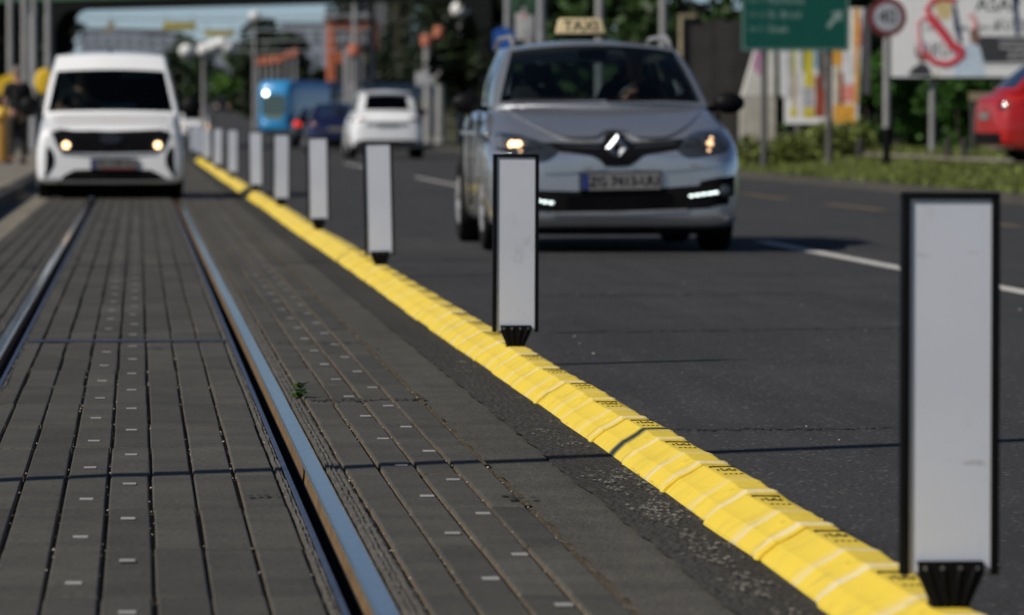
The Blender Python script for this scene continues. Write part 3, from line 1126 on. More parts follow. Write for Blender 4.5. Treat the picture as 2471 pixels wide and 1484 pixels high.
def cabin_floor(parent, g, z):
    y0, y1 = g['fb'][0] + 0.06, g['rb'][0] - 0.05
    mb = MB()
    n = 10
    vs = []
    for k in range(n + 1):
        u = -1 + 2 * k / n
        vs.append((g['fb'][2] * 0.97 * u, y0 + (g['fb'][3] - g['fb'][0]) * u * u, z))
    for k in range(n + 1):
        u = 1 - 2 * k / n
        vs.append((g['rb'][2] * 0.97 * u, y1, z))
    mb.add(vs, [tuple(range(len(vs)))])
    return mb.build('dashboard', m_int, parent, fix=False)

# --- people -------------------------------------------------------------
def skinned(name, pts, edges, rad, mat, parent=None, sub=2):
    me = bpy.data.meshes.new(name)
    me.from_pydata(pts, edges, [])
    o = bpy.data.objects.new(name, me)
    C.objects.link(o)
    o.modifiers.new('k', 'SKIN')
    for i, r in enumerate(rad):
        sv_ = me.skin_vertices[0].data[i]
        sv_.radius = (r, r) if not isinstance(r, tuple) else r
        sv_.use_root = (i == 0)
    md = o.modifiers.new('s', 'SUBSURF')
    md.levels = md.render_levels = sub
    evaluated(o)
    o.data.materials.clear()
    o.data.materials.append(mat)
    o.data.polygons.foreach_set('use_smooth', [True] * len(o.data.polygons))
    if parent:
        o.parent = parent
    return o

def hand_chain(P, E, Rr, wrist, root, d, side):
    """palm and five fingers growing out of a wrist; d = direction of the hand"""
    d = Vector(d).normalized()
    sx_ = Vector(side).normalized()
    palm = Vector(wrist) + d * 0.075
    P.append(palm); Rr.append((0.036, 0.016)); E.append((root, len(P) - 1))
    pi_ = len(P) - 1
    for k, l in enumerate((0.066, 0.076, 0.072, 0.056)):
        b = palm + sx_ * (0.028 - 0.0187 * k)
        i0 = pi_
        for q, (f, c) in enumerate(((0.25, 0.0), (0.6, 0.012), (1.0, 0.034))):
            P.append(b + d * (0.012 + l * f) + Vector((0, -c, 0)))
            Rr.append((0.0095, 0.0095) if q < 2 else (0.007, 0.007))
            E.append((i0, len(P) - 1))
            i0 = len(P) - 1
    i0 = root
    for q, f in enumerate((0.35, 0.75, 1.05)):
        P.append(Vector(wrist) + d * (0.02 + 0.055 * f) + sx_ * (0.022 + 0.03 * f))
        Rr.append((0.011, 0.011) if q < 2 else (0.008, 0.008))
        E.append((i0, len(P) - 1))
        i0 = len(P) - 1

def face(parent, c, mat_hair, hair_top=True):
    m = MB()
    m.ball((c[0], c[1] + 0.012, c[2] + 0.03), (0.082, 0.098, 0.098), 16, 10)
    return m.build('hair', mat_hair, parent, smooth=True)

def standing_person(label, loc, rz):
    P = [Vector(p) for p in ((0, 0, 0.94), (0, 0.0, 1.10), (0, 0.01, 1.28), (0, 0.0, 1.43), (0, -0.01, 1.50), (0, -0.03, 1.58), (0, -0.04, 1.67), (0, -0.03, 1.735))]
    Rr = [(0.16, 0.11), (0.15, 0.11), (0.175, 0.115), (0.12, 0.08), (0.055, 0.055), (0.068, 0.078), (0.078, 0.092), (0.05, 0.06)]
    E = [(i, i + 1) for i in range(7)]
    for s_ in (-1, 1):
        b = len(P)
        P += [Vector((s_ * 0.19, 0.0, 1.40)), Vector((s_ * 0.25, 0.03, 1.14)), Vector((s_ * 0.24, -0.10, 0.92))]
        Rr += [(0.06, 0.06), (0.043, 0.043), (0.028, 0.028)]
        E += [(3, b), (b, b + 1), (b + 1, b + 2)]
        hand_chain(P, E, Rr, P[b + 2], b + 2, (-s_ * 0.1, -0.45, -0.9), (-s_ * 0.6, -0.6, 0))
        b = len(P)
        P += [Vector((s_ * 0.095, 0, 0.86)), Vector((s_ * 0.11, -0.02, 0.49)), Vector((s_ * 0.12, 0.02, 0.09)), Vector((s_ * 0.13, -0.03, 0.045)), Vector((s_ * 0.14, -0.17, 0.035))]
        Rr += [(0.095, 0.095), (0.058, 0.058), (0.04, 0.04), (0.045, 0.04), (0.04, 0.03)]
        E += [(0, b), (b, b + 1), (b + 1, b + 2), (b + 2, b + 3), (b + 3, b + 4)]
    o = skinned('person', P, E, Rr, m_skin)
    tag(o, label, 'person')
    o.location = loc
    o.rotation_euler = (0, 0, rz)
    # features: nose and ears join the head as small raised pieces of hair/skin colour
    m = MB()
    m.ball((0, -0.03, 1.70), (0.085, 0.095, 0.075), 16, 10)
    m.build('hair', m_hair, o, smooth=True)
    # shirt
    P2 = [Vector(p) for p in ((0, 0, 0.90), (0, 0, 1.10), (0, 0.01, 1.28), (0, 0, 1.42), (-0.19, 0, 1.405), (-0.24, 0.03, 1.20), (0.19, 0, 1.405), (0.24, 0.03, 1.20))]
    skinned('shirt', P2, [(0, 1), (1, 2), (2, 3), (3, 4), (4, 5), (3, 6), (6, 7)], [(0.19, 0.14), (0.185, 0.145), (0.20, 0.14), (0.12, 0.10), (0.08, 0.08), (0.066, 0.066), (0.08, 0.08), (0.066, 0.066)], m_cloth, o)
    P3 = [Vector((0, 0, 0.95))]
    E3, R3 = [], [(0.17, 0.125)]
    for s_ in (-1, 1):
        b = len(P3)
        P3 += [Vector((s_ * 0.10, 0, 0.84)), Vector((s_ * 0.115, -0.02, 0.49)), Vector((s_ * 0.12, 0.02, 0.12))]
        R3 += [0.11, 0.078, 0.066]
        E3 += [(0, b), (b, b + 1), (b + 1, b + 2)]
    skinned('trousers', P3, E3, R3, m_cloth2, o)
    for s_ in (-1, 1):
        m = MB()
        m.ball((s_ * 0.135, -0.09, 0.045), (0.055, 0.15, 0.05), 12, 8)
        m.build('shoe', m_blackmatte, o, smooth=True)
    return o

def driver(label, loc, shirt, hand_to):
    """seated driver seen through the windscreen; origin at the seat"""
    P = [Vector(p) for p in ((0, 0, 0.12), (0, 0.06, 0.32), (0, 0.08, 0.50), (0, 0.05, 0.57), (0, 0.03, 0.66), (0, 0.03, 0.75), (0, 0.04, 0.80))]
    Rr = [(0.17, 0.13), (0.17, 0.12), (0.13, 0.085), (0.055, 0.055), (0.068, 0.08), (0.078, 0.09), (0.05, 0.06)]
    E = [(i, i + 1) for i in range(6)]
    for s_, h in zip((-1, 1), hand_to):
        b = len(P)
        P += [Vector((s_ * 0.20, 0.06, 0.47)), Vector((s_ * 0.30, -0.12, 0.26)), Vector(h)]
        Rr += [(0.06, 0.06), (0.045, 0.045), (0.03, 0.03)]
        E += [(2, b), (b, b + 1), (b + 1, b + 2)]
        hand_chain(P, E, Rr, P[b + 2], b + 2, (-s_ * 0.4, -0.5, 0.6), (-s_ * 0.5, 0, -0.6))
        b = len(P)
        P += [Vector((s_ * 0.10, -0.08, 0.08)), Vector((s_ * 0.15, -0.45, 0.12)), Vector((s_ * 0.15, -0.62, -0.22))]
        Rr += [(0.09, 0.09), (0.065, 0.065), (0.045, 0.045)]
        E += [(0, b), (b, b + 1), (b + 1, b + 2)]
    o = skinned('person', P, E, Rr, m_skin)
    tag(o, label, 'person')
    o.location = loc
    m = MB()
    m.ball((0, 0.055, 0.775), (0.083, 0.09, 0.075), 14, 8)
    m.build('hair', M('dark_hair', (0.02, 0.016, 0.013), 0.8), o, smooth=True)
    P2 = [Vector(p) for p in ((0, 0, 0.10), (0, 0.06, 0.32), (0, 0.08, 0.50), (-0.20, 0.06, 0.475), (-0.27, -0.06, 0.33), (0.20, 0.06, 0.475), (0.27, -0.06, 0.33))]
    skinned('shirt', P2, [(0, 1), (1, 2), (2, 3), (3, 4), (2, 5), (5, 6)], [(0.19, 0.15), (0.19, 0.14), (0.13, 0.10), 0.08, 0.066, 0.08, 0.066], shirt, o)
    return o

# --- silver taxi ----------------------------------------------------------
def TX(pts):
    return [(cx / 1222.9 - 0.9943, 0.903 - cz / 1222.9) for cx, cz in pts]
tp = W(1490, 35.75)
taxi = thing('taxi', 'silver taxi estate car with a lit headlight and a cream roof sign', 'taxi', (tp.x, tp.y, 0))
st = [(0.00, 0.70, 0.60, 0.66, 0.50, 0.27), (0.03, 0.77, 0.68, 0.79, 0.48, 0.20), (0.10, 0.825, 0.73, 0.855, 0.50, 0.175), (0.24, 0.87, 0.78, 0.915, 0.54, 0.165),
      (0.45, 0.925, 0.81, 0.925, 0.58, 0.165), (0.80, 1.00, 0.81, 0.925, 0.62, 0.165), (1.12, 1.062, 0.80, 0.92, 0.64, 0.165), (1.35, 1.085, 0.80, 0.915, 0.64, 0.165),
      (2.40, 1.085, 0.80, 0.906, 0.64, 0.17), (3.40, 1.095, 0.79, 0.905, 0.65, 0.17), (4.05, 1.10, 0.74, 0.875, 0.68, 0.20), (4.36, 1.06, 0.68, 0.82, 0.66, 0.25), (4.48, 0.92, 0.60, 0.74, 0.62, 0.30), (4.52, 0.80, 0.5, 0.6, 0.58, 0.34)]
body, bv = car_body(st, m_silver, taxi, [(0.92, 0.82), (3.62, 0.82)], 0.325, sh=0.36)
g = dict(fb=(1.08, 1.075, 0.805, 1.34), ft=(1.95, 1.545, 0.64, 2.05), rt=(4.02, 1.50, 0.57, 3.95), rb=(4.40, 1.06, 0.66, 4.25), crown=0.05, bulge=0.055, wm=0.022, send=0.90)
greenhouse(taxi, m_silver, m_glass, g)
cabin_floor(taxi, g, 1.088)
seat_row(taxi, 2.55, (-0.37, 0.37), 0.9, 1.22)
seat_row(taxi, 3.45, (-0.40, 0.40), 0.9, 1.16, 'rear_seat')
for s_ in (-1, 1):
    wheel(taxi, s_ * 0.805, 0.92, 0.325, 0.225, s_)
    wheel(taxi, s_ * 0.805, 3.62, 0.325, 0.225, s_)
    mirror_part(taxi, s_ * 0.885, 1.52, 1.085, s_, m_black, (0.12, 0.07, 0.08))
    mb = MB()
    n = 12
    mb.tube([(s_ * (0.60 - 0.01 * math.sin(math.pi * k / n)), 2.05 + 1.8 * k / n, 1.50 + 0.075 * min(1, math.sin(math.pi * k / n) * 2.2) + 0.02) for k in range(n + 1)], 0.018, 8)
    mb.build('roof_rail', m_galv, taxi, smooth=True)
mb = MB()
mb.tube([(0.60, 1.3, 1.088), (0.60, 1.32, 1.10)], 0.01, 6)
# steering wheel
mb2 = MB()
mb2.tube([(0.37 + 0.18 * math.cos(2 * math.pi * k / 24), 1.98 - 0.05 * math.sin(2 * math.pi * k / 24), 1.06 + 0.17 * math.sin(2 * math.pi * k / 24)) for k in range(25)], 0.016, 8, cap=False)
mb2.build('steering_wheel', M('wheel_leather', (0.03, 0.03, 0.032), 0.45), taxi, smooth=True)
mb = MB()
mb.box((0.0, 1.98, 1.46), (0.22, 0.04, 0.07))
bevel(mb.build('rear_view_mirror', m_int, taxi), 0.01)
# wipers
for x0, x1 in ((-0.68, -0.05), (0.02, 0.62)):
    mb = MB()
    pts = []
    for k in range(9):
        u = (x0 + (x1 - x0) * k / 8) / g['fb'][2]
        pts.append((x0 + (x1 - x0) * k / 8, 1.08 + 0.26 * u * u - 0.005, 1.10 + 0.012 * k / 8))
    mb.tube(pts, 0.011, 6)
    mb.build('wiper', m_black, taxi)
# bonnet shut line / windscreen cowl
hl = [(60, 60), (75, 110), (130, 175), (210, 215), (350, 262), (520, 300), (600, 292), (660, 250), (688, 205), (645, 158), (560, 122), (430, 80), (300, 50), (160, 40)]
hr = [(2232, 90), (2240, 150), (2190, 210), (2020, 245), (1870, 268), (1795, 245), (1742, 195), (1765, 150), (1830, 95), (1905, 52), (2020, 22), (2140, 12), (2205, 40)]
for nm, pl in (('headlight', hl), ('headlight', hr)):
    h = patch(bv, smooth_outline(TX(pl), 3), 0.006, m_lens, nm, taxi, thick=0.03)
    if pl is hl:
        spots = [(300, 150, 0.030, m_warm, 1), (350, 150, 0.028, m_warm, 1), (325, 155, 0.085, m_chrome, 0), (470, 190, 0.06, m_chrome, 0), (365, 205, 0.010, m_warmdim, 1)]
    else:
        spots = [(2045, 145, 0.026, m_warmdim, 1), (2070, 95, 0.014, m_warmdim, 1), (2030, 200, 0.012, m_warmdim, 1), (2045, 145, 0.085, m_chrome, 0), (1900, 165, 0.06, m_chrome, 0)]
    for cx, cz, r, mt, on in spots:
        (X, Zz), = TX([(cx, cz)])
        hit = bv.ray_cast(Vector((X, -5, Zz)), Vector((0, 1, 0)))[0]
        q = MB()
        if on:
            q.ball((X, hit.y - 0.010, Zz), (r, 0.012, r), 12, 8)
            q.build('bulb', mt, h, smooth=True)
        else:
            nn = 20
            q.tube([(X + r * math.cos(2 * math.pi * k / nn), hit.y - 0.009, Zz + r * 0.8 * math.sin(2 * math.pi * k / nn)) for k in range(nn + 1)], 0.006, 6, cap=False)
            q.build('lamp_ring', M('lamp_ring_metal', (0.12, 0.13, 0.14), 0.25, 1.0), h, smooth=True)
gr = [(560, 128), (700, 132), (900, 136), (1085, 136), (1125, 66), (1165, 46), (1215, 38), (1265, 46), (1305, 66), (1345, 134), (1560, 118), (1830, 95), (1790, 140), (1745, 192), (1600, 215), (1460, 238), (1385, 300), (1330, 338), (1215, 345), (1110, 342), (1060, 285), (985, 245), (840, 222), (700, 208), (640, 168)]
patch(bv, TX(gr), 0.008, m_black, 'grille', taxi)
patch(bv, TX([(700, 148), (1065, 166), (1065, 188), (760, 168)]), 0.016, M('grille_slat', (0.07, 0.075, 0.09), 0.3, 0.6), 'grille_trim', taxi, thick=0.012)
patch(bv, TX([(1375, 160), (1745, 126), (1745, 146), (1375, 184)]), 0.016, M('grille_slat2', (0.07, 0.075, 0.09), 0.3, 0.6), 'grille_trim', taxi, thick=0.012)
patch(bv, smooth_outline([(-.34, .835), (-.15, .838), (-.09, .872), (0, .888), (.09, .872), (.15, .838), (.34, .835), (.46, .875), (.60, .95), (.72, 1.04), (.60, 1.062), (0, 1.068), (-.60, 1.062), (-.72, 1.04), (-.60, .95), (-.46, .875)], 2), 0.05, m_silver, 'bonnet', taxi, step=.03, thick=0.09, ymax=1.4)
for pl in ([(545, 335), (620, 306), (695, 240), (840, 246), (985, 270), (1060, 312), (1100, 362), (890, 385), (700, 398), (560, 400)], [(1330, 360), (1395, 322), (1465, 262), (1600, 240), (1742, 222), (1800, 272), (1870, 292), (2020, 268), (2185, 232), (2230, 300), (2000, 350), (1620, 382)]):
    patch(bv, smooth_outline(TX(pl), 2), 0.012, m_silver, 'bumper_panel', taxi, thick=0.03)
# diamond emblem: an outer lozenge with a lozenge hole, bevelled chrome
(ex, ez), = TX([(1215, 182)])
ey = bv.ray_cast(Vector((ex, -5, ez)), Vector((0, 1, 0)))[0].y - 0.02
em = MB()
rings = []
for sc_, dy in ((1.0, 0.0), (0.70, -0.012), (0.38, -0.002)):
    rings.append([(ex, ey + dy, ez + 0.103 * sc_), (ex + 0.083 * sc_, ey + dy, ez), (ex, ey + dy, ez - 0.103 * sc_), (ex - 0.083 * sc_, ey + dy, ez)])
vs = [p_ for r_ in rings for p_ in r_]
fs = []
for j in range(2):
    for i in range(4):
        a, b = j * 4 + i, j * 4 + (i + 1) % 4
        fs.append((a, b, b + 4, a + 4))
em.add(vs, fs)
em.build('emblem', M('emblem_chrome', (0.45, 0.48, 0.53), 0.38, 1.0), taxi, fix=False)
# number plate
(px0, pz0), (px1, pz1) = TX([(905, 400), (1605, 545)])
pc = ((px0 + px1) / 2, (pz0 + pz1) / 2)
yy = min(bv.ray_cast(Vector((x, -5, pc[1])), Vector((0, 1, 0)))[0].y for x in (px0, pc[0], px1)) - 0.014
mb = MB()
mb.prism([(px0 - 0.012, pz1 - 0.012), (px1 + 0.012, pz1 - 0.012), (px1 + 0.012, pz0 + 0.012), (px0 - 0.012, pz0 + 0.012)], yy - 0.006, yy + 0.02)
mb.prism([(px0, pz1), (px1, pz1), (px1, pz0), (px0, pz0)], yy - 0.010, yy - 0.006, 1)
mb.prism([(px0 + 0.003, pz1 + 0.003), (px0 + 0.05, pz1 + 0.003), (px0 + 0.05, pz0 - 0.003), (px0 + 0.003, pz0 - 0.003)], yy - 0.013, yy - 0.0101, 2)
npl = mb.build('number_plate', [m_black, m_plate, m_blue], taxi)
npl.rotation_euler = (0, R(-1.0), 0)
npl.location = (0, 0, 0)
text('plate_text', 'ZG 7413-UU', 0.100, m_letter, npl, (pc[0] + 0.02, yy - 0.013, pc[1]), sx=0.93)
mouth = [(1216, 556), (1600, 532), (1935, 508), (1960, 470), (2120, 440), (2268, 418), (2272, 520), (2268, 600), (2200, 680), (2020, 708), (1830, 722), (1500, 738), (1216, 746), (900, 750), (700, 752), (640, 740), (420, 730), (250, 700), (180, 620), (170, 520), (172, 455), (320, 480), (490, 512), (520, 552), (900, 560)]
mo = patch(bv, TX(mouth), 0.006, m_blackmatte, 'lower_grille', taxi, thick=0.03)
for k in range(3):
    patch(bv, TX([(760, 600 + 42 * k), (1690, 578 + 42 * k), (1690, 590 + 42 * k), (760, 612 + 42 * k)]), 0.016, m_black, 'grille_bar', mo, thick=0.012)
patch(bv, TX([(640, 742), (1216, 738), (1830, 714), (1830, 735), (1216, 762), (640, 764)]), 0.014, m_galv, 'bumper_trim', taxi, thick=0.015)
for cx in (2170, 270):
    (X, Zz), = TX([(cx, 555)])
    y_ = bv.ray_cast(Vector((X, -5, Zz)), Vector((0, 1, 0)))[0].y
    q = MB()
    q.tube([(X, y_ - 0.02, Zz), (X, y_ + 0.03, Zz)], 0.055, 20)
    fo = q.build('fog_light', m_black, taxi, smooth=True)
    q = MB()
    q.ball((X, y_ - 0.018, Zz), (0.042, 0.012, 0.042), 16, 8)
    q.build('lens', m_lens, fo, smooth=True)
for pts in ([(1870, 601), (1925, 594), (1980, 586), (2035, 579), (2085, 572)], [(630, 660), (575, 652), (520, 642), (465, 634), (410, 626)]):
    q = MB()
    for X, Zz in TX(pts):
        y_ = bv.ray_cast(Vector((X, -5, Zz)), Vector((0, 1, 0)))[0].y
        q.ball((X, y_ - 0.014, Zz), (0.020, 0.012, 0.009), 10, 6)
    q.build('daytime_light', m_drl, taxi, smooth=True)
# black underside apron
q = MB()
for k in range(12):
    u0, u1 = -0.80 + 1.6 * k / 12, -0.80 + 1.6 * (k + 1) / 12
    q.box(((u0 + u1) / 2, 0.16 + 0.25 * ((u0 + u1) / 2) ** 2, 0.155), (u1 - u0 - 0.002, 0.12, 0.05))
q.box((0, 2.2, 0.19), (1.3, 3.6, 0.06))
q.build('underbody', m_blackmatte, taxi)
# door mirrors catch sun; door seams and handles on the visible side
for s_ in (-1, 1):
    for y_ in (2.28, 3.22):
        q = MB()
        q.box((s_ * 0.905, y_, 0.86), (0.03, 0.18, 0.028))
        q.build('door_handle', m_silver, taxi)
    for y_ in (1.42, 2.42, 3.36):
        q = MB()
        q.box((s_ * 0.897, y_, 0.66), (0.022, 0.010, 0.70))
        q.build('door_seam', m_black, taxi)
# roof sign, a separate unit standing on the roof
sx0 = -0.045
rs = thing('taxi_sign', 'cream illuminated style taxi sign on the silver taxi roof', 'roof sign', (tp.x + sx0, tp.y + 2.55, 1.605))
mb = MB()
mb.prism([(-0.185, 0.012), (0.185, 0.012), (0.188, 0.03), (0.165, 0.125), (0.150, 0.135), (-0.150, 0.135), (-0.165, 0.125), (-0.188, 0.03)], -0.045, 0.045)
bevel(mb.build('housing', m_taxi, rs), 0.008)
mb = MB()
mb.box((0, 0, 0.004), (0.40, 0.12, 0.024))
bevel(mb.build('base', m_black, rs), 0.006)
text('lettering', 'TAXI', 0.115, m_letter, rs, (0, -0.047, 0.073), sx=1.05)
driver('driver of the silver taxi in dark shirt with a hand on the steering wheel', (tp.x + 0.37, tp.y + 2.42, 0.72), m_cloth, ((-0.10, -0.36, 0.40), (0.19, -0.36, 0.40)))

# --- white van --------------------------------------------------------------
vp = W(266, 60.6)
van = thing('van', 'white delivery van with both headlights lit driving on the tram track', 'van', (vp.x, vp.y, 0))
st = [(0.00, 0.80, 0.74, 0.80, 0.52, 0.26), (0.03, 0.86, 0.79, 0.875, 0.50, 0.20), (0.12, 0.90, 0.81, 0.905, 0.52, 0.18), (0.40, 0.95, 0.81, 0.905, 0.56, 0.18), (0.75, 1.02, 0.80, 0.90, 0.60, 0.18),
      (1.05, 1.065, 0.815, 0.90, 0.64, 0.18), (2.2, 1.07, 0.84, 0.90, 0.66, 0.18), (3.6, 1.07, 0.84, 0.90, 0.66, 0.20), (4.25, 1.07, 0.82, 0.88, 0.66, 0.22), (4.32, 1.0, 0.78, 0.82, 0.62, 0.3)]
vb, bv = car_body(st, m_vanwhite, van, [(0.85, 0.80), (3.55, 0.80)], 0.32)
g = dict(fb=(0.98, 1.035, 0.83, 1.05), ft=(1.50, 1.785, 0.655, 1.54), rt=(4.22, 1.80, 0.66, 4.2), rb=(4.30, 1.05, 0.80, 4.26), crown=0.03, bulge=0.03, wm=0.036, wtop=0.71, side_windows=False, rear_window=False, arch=0.02)
greenhouse(van, m_vanwhite, m_glassv, g, bars=())
cabin_floor(van, g, 1.075)
seat_row(van, 2.05, (-0.37, 0.37), 0.95, 1.25)
mb = MB()
mb.box((0, 2.35, 1.37), (1.34, 0.04, 0.6))
mb.build('bulkhead', m_int, van)
mb = MB()
mb.box((0.10, 1.22, 1.125), (0.44, 0.03, 0.075))
mb.build('dashboard_papers', M('pale_paper', (0.30, 0.42, 0.38), 0.7), van)
mb = MB()
mb.box((0.34, 1.62, 1.52), (0.44, 0.02, 0.06))
mb.build('sun_visor', M('visor', (0.20, 0.27, 0.25), 0.7), van)
for s_ in (-1, 1):
    wheel(van, s_ * 0.79, 0.85, 0.315, 0.20, s_)
    wheel(van, s_ * 0.79, 3.55, 0.315, 0.20, s_)
    mirror_part(van, s_ * 0.90, 1.15, 1.13, s_, m_black, (0.13, 0.08, 0.13))
# outlines from the photograph, in metres from the van's axis
def VX_(pts):
    return [((cx - 772) / 1.81 / 1.625 / 198, 0.95 - (cz / 1.81 / 1.625 - 292) / 198) for cx, cz in pts]
patch(bv, VX_([(318, 890), (420, 915), (772, 930), (1120, 918), (1228, 890), (1200, 960), (1165, 1040), (1110, 1080), (772, 1085), (430, 1085), (395, 1030), (370, 970)]), 0.006, m_black, 'grille', van)
for cx in (462, 1110):
    (X, Zz), = VX_([(cx, 1030)])
    y_ = bv.ray_cast(Vector((X, -5, Zz)), Vector((0, 1, 0)))[0].y
    q = MB()
    q.tube([(X, y_ - 0.012, Zz), (X, y_ + 0.05, Zz)], 0.075, 20)
    h = q.build('headlight', m_lens, van, smooth=True)
    q = MB()
    q.ball((X, y_ - 0.014, Zz), (0.042, 0.012, 0.042), 14, 8)
    q.build('bulb', m_warm, h, smooth=True)
(X, Zz), = VX_([(780, 985)])
y_ = bv.ray_cast(Vector((X, -5, Zz)), Vector((0, 1, 0)))[0].y
q = MB()
q.prism([(X + 0.135 * math.cos(2 * math.pi * k / 28), Zz + 0.058 * math.sin(2 * math.pi * k / 28)) for k in range(28)], y_ - 0.022, y_)
q.prism([(X + 0.120 * math.cos(2 * math.pi * k / 28), Zz + 0.046 * math.sin(2 * math.pi * k / 28)) for k in range(28)], y_ - 0.025, y_ - 0.0221, 1)
bd = q.build('badge', [M('badge_rim', (0.10, 0.10, 0.11), 0.3, 0.8), M('badge_face', (0.03, 0.032, 0.045), 0.4, 0.3)], van)
pts = VX_([(640, 1132), (960, 1195)])
(px0, pz0), (px1, pz1) = pts
yy = bv.ray_cast(Vector(((px0 + px1) / 2, -5, (pz0 + pz1) / 2)), Vector((0, 1, 0)))[0].y - 0.03
mb = MB()
mb.prism([(px0 - 0.01, pz1 - 0.012), (px1 + 0.01, pz1 - 0.012), (px1 + 0.01, pz0 + 0.01), (px0 - 0.01, pz0 + 0.01)], yy, yy + 0.04, 0)
mb.prism([(px0, pz1), (px1, pz1), (px1, pz0), (px0, pz0)], yy - 0.004, yy, 1)
mb.prism([(px0 + 0.003, pz1 + 0.003), (px0 + 0.05, pz1 + 0.003), (px0 + 0.05, pz0 - 0.003), (px0 + 0.003, pz0 - 0.003)], yy - 0.007, yy - 0.0041, 2)
mb.prism([(px0 + 0.12, pz1 - 0.012), (px1 - 0.02, pz1 - 0.012), (px1 - 0.02, pz1 + 0.012), (px0 + 0.12, pz1 + 0.012)], yy - 0.0075, yy - 0.0041, 3)
npl = mb.build('number_plate', [m_black, m_plate, m_blue, m_signred], van)
text('plate_text', 'ZG 2186-KD', 0.085, m_letter, npl, ((px0 + px1) / 2 + 0.02, yy - 0.0065, (pz0 + pz1) / 2 + 0.008))
patch(bv, VX_([(450, 1240), (520, 1205), (772, 1200), (1060, 1205), (1120, 1235), (1210, 1290), (1225, 1365), (1190, 1400), (772, 1405), (350, 1400), (318, 1365), (400, 1290)]), 0.006, m_blackmatte, 'lower_grille', van)
for l in ([(325, 1045), (362, 1070), (380, 1125), (372, 1180), (340, 1230), (308, 1262), (318, 1180)], [(1219, 1045), (1182, 1070), (1164, 1125), (1172, 1180), (1204, 1230), (1236, 1262), (1226, 1180)]):
    patch(bv, smooth_outline(VX_(l), 3), 0.006, m_blackmatte, 'air_vent', van)
patch(bv, VX_([(430, 1090), (772, 1096), (1110, 1090), (1110, 1100), (772, 1128), (430, 1100)]), 0.006, M('grey_trim', (0.25, 0.26, 0.28), 0.5), 'bumper_trim', van)  # grey band below the grille
q = MB()
q.box((0, 0.32, 0.20), (1.45, 0.3, 0.09))
q.box((0, 2.2, 0.22), (1.3, 3.4, 0.08))
q.build('underbody', m_blackmatte, van)
q = MB()
q.tube([(0, 1.85, 1.795), (0, 1.95, 1.87)], [0.02, 0.008], 8)
q.build('aerial', m_black, van)
driver('driver of the white van in dark clothes with a forearm raised on the wheel', (vp.x - 0.37, vp.y + 1.95, 0.80), m_cloth, ((-0.12, -0.5, 0.30), (0.12, -0.48, 0.42)))

# --- other cars ---------------------------------------------------------------
def plain_car(name, label, cat, loc, rz, paint, L=4.3, Wd=1.8, H=1.5, belt=0.98, hood=0.85, suv=0.0, front='lamps', group=None, rearz=1.0, glass=m_glassd):
    c = thing(name, label, cat, loc, rz, group)
    hw = Wd / 2
    zl = 0.2 + suv
    st = [(0.00, hood - .12, hw * .62, hw * .70, 0.50 + suv, zl + .08), (0.06, hood - .03, hw * .72, hw * .85, 0.5 + suv, zl), (0.22, hood, hw * .80, hw * .955, 0.52 + suv, zl), (0.6, hood + .06, hw * .85, hw * .99, 0.58 + suv, zl), (1.1, belt, hw * .87, hw, .62 + suv, zl),
          (2.2, belt, hw * .88, hw, .64 + suv, zl), (3.3, belt + .03, hw * .86, hw, .66 + suv, zl), (L - .35, belt + .04, hw * .82, hw * .97, .68 + suv, zl), (L - .1, belt - .02, hw * .76, hw * .93, .62 + suv, zl + .05), (L, belt - .16, hw * .66, hw * .80, .58 + suv, zl + .1)]
    b, bv_ = car_body(st, paint, c, [(0.82, hw - .1), (L - .85, hw - .1)], 0.32 + suv * .2)
    g_ = dict(fb=(1.0, belt - .01, hw * .85, 1.25), ft=(1.8, H - .03, hw * .66, 1.92), rt=(L - 0.75 * rearz, H - .05, hw * .64, L - .8 * rearz), rb=(L - .22, belt + .02, hw * .76, L - .32), crown=0.045, bulge=0.05, send=0.88)
    greenhouse(c, paint, glass, g_)
    cabin_floor(c, g_, belt + 0.02)
    for s_ in (-1, 1):
        wheel(c, s_ * (hw - .11), 0.82, 0.315 + suv * .2, 0.2, s_)
        wheel(c, s_ * (hw - .11), L - .85, 0.315 + suv * .2, 0.2, s_)
        mirror_part(c, s_ * hw, 1.38, belt + .03, s_, m_black)
    q = MB()
    q.box((0, L / 2, zl + .02), (Wd * .75, L * .82, .06))
    q.build('underbody', m_blackmatte, c)
    return c, bv_, hw, L

def rear_plate(c, bv_, x, z, w_=0.52, side=1, txt=None):
    y_ = bv_.ray_cast(Vector((x, 9 * side, z)), Vector((0, -side, 0)))[0].y + 0.012 * side
    mb = MB()
    mb.prism([(x - w_ / 2, z - .055), (x + w_ / 2, z - .055), (x + w_ / 2, z + .055), (x - w_ / 2, z + .055)], y_ - .006, y_ + .006)
    return mb.build('number_plate', m_plate, c)

PI = math.pi
# white SUV, seen from behind
pt = W(935, 124)
suv, bvs, hw, L = plain_car('suv', 'white SUV seen from behind, in front of the blue tram', 'SUV', (pt.x, pt.y + 4.5, 0), PI, m_vanwhite, 4.5, 1.9, 1.72, 1.14, 1.0, 0.06, rearz=0.62)
for s_ in (-1, 1):
    patch(bvs, smooth_outline([(s_ * .90, 1.02), (s_ * .90, .93), (s_ * .62, .96), (s_ * .52, 1.0), (s_ * .62, 1.02)], 3), 0.008, m_tail, 'tail_light', suv, side=1)
patch(bvs, [(-.55, .80), (.55, .80), (.5, .92), (-.5, .92)], 0.004, M('recess_grey', (0.25, 0.27, 0.30), 0.5), 'tailgate_recess', suv, side=1)
rear_plate(suv, bvs, 0, .86)
patch(bvs, [(-.80, .30), (.80, .30), (.82, .44), (.6, .48), (-.6, .48), (-.82, .44)], 0.008, m_blackmatte, 'bumper_insert', suv, side=1)
q = MB()
q.box((0, 3.98, 1.66), (1.15, 0.28, 0.04))
bevel(q.build('roof_spoiler', m_vanwhite, suv), 0.012)
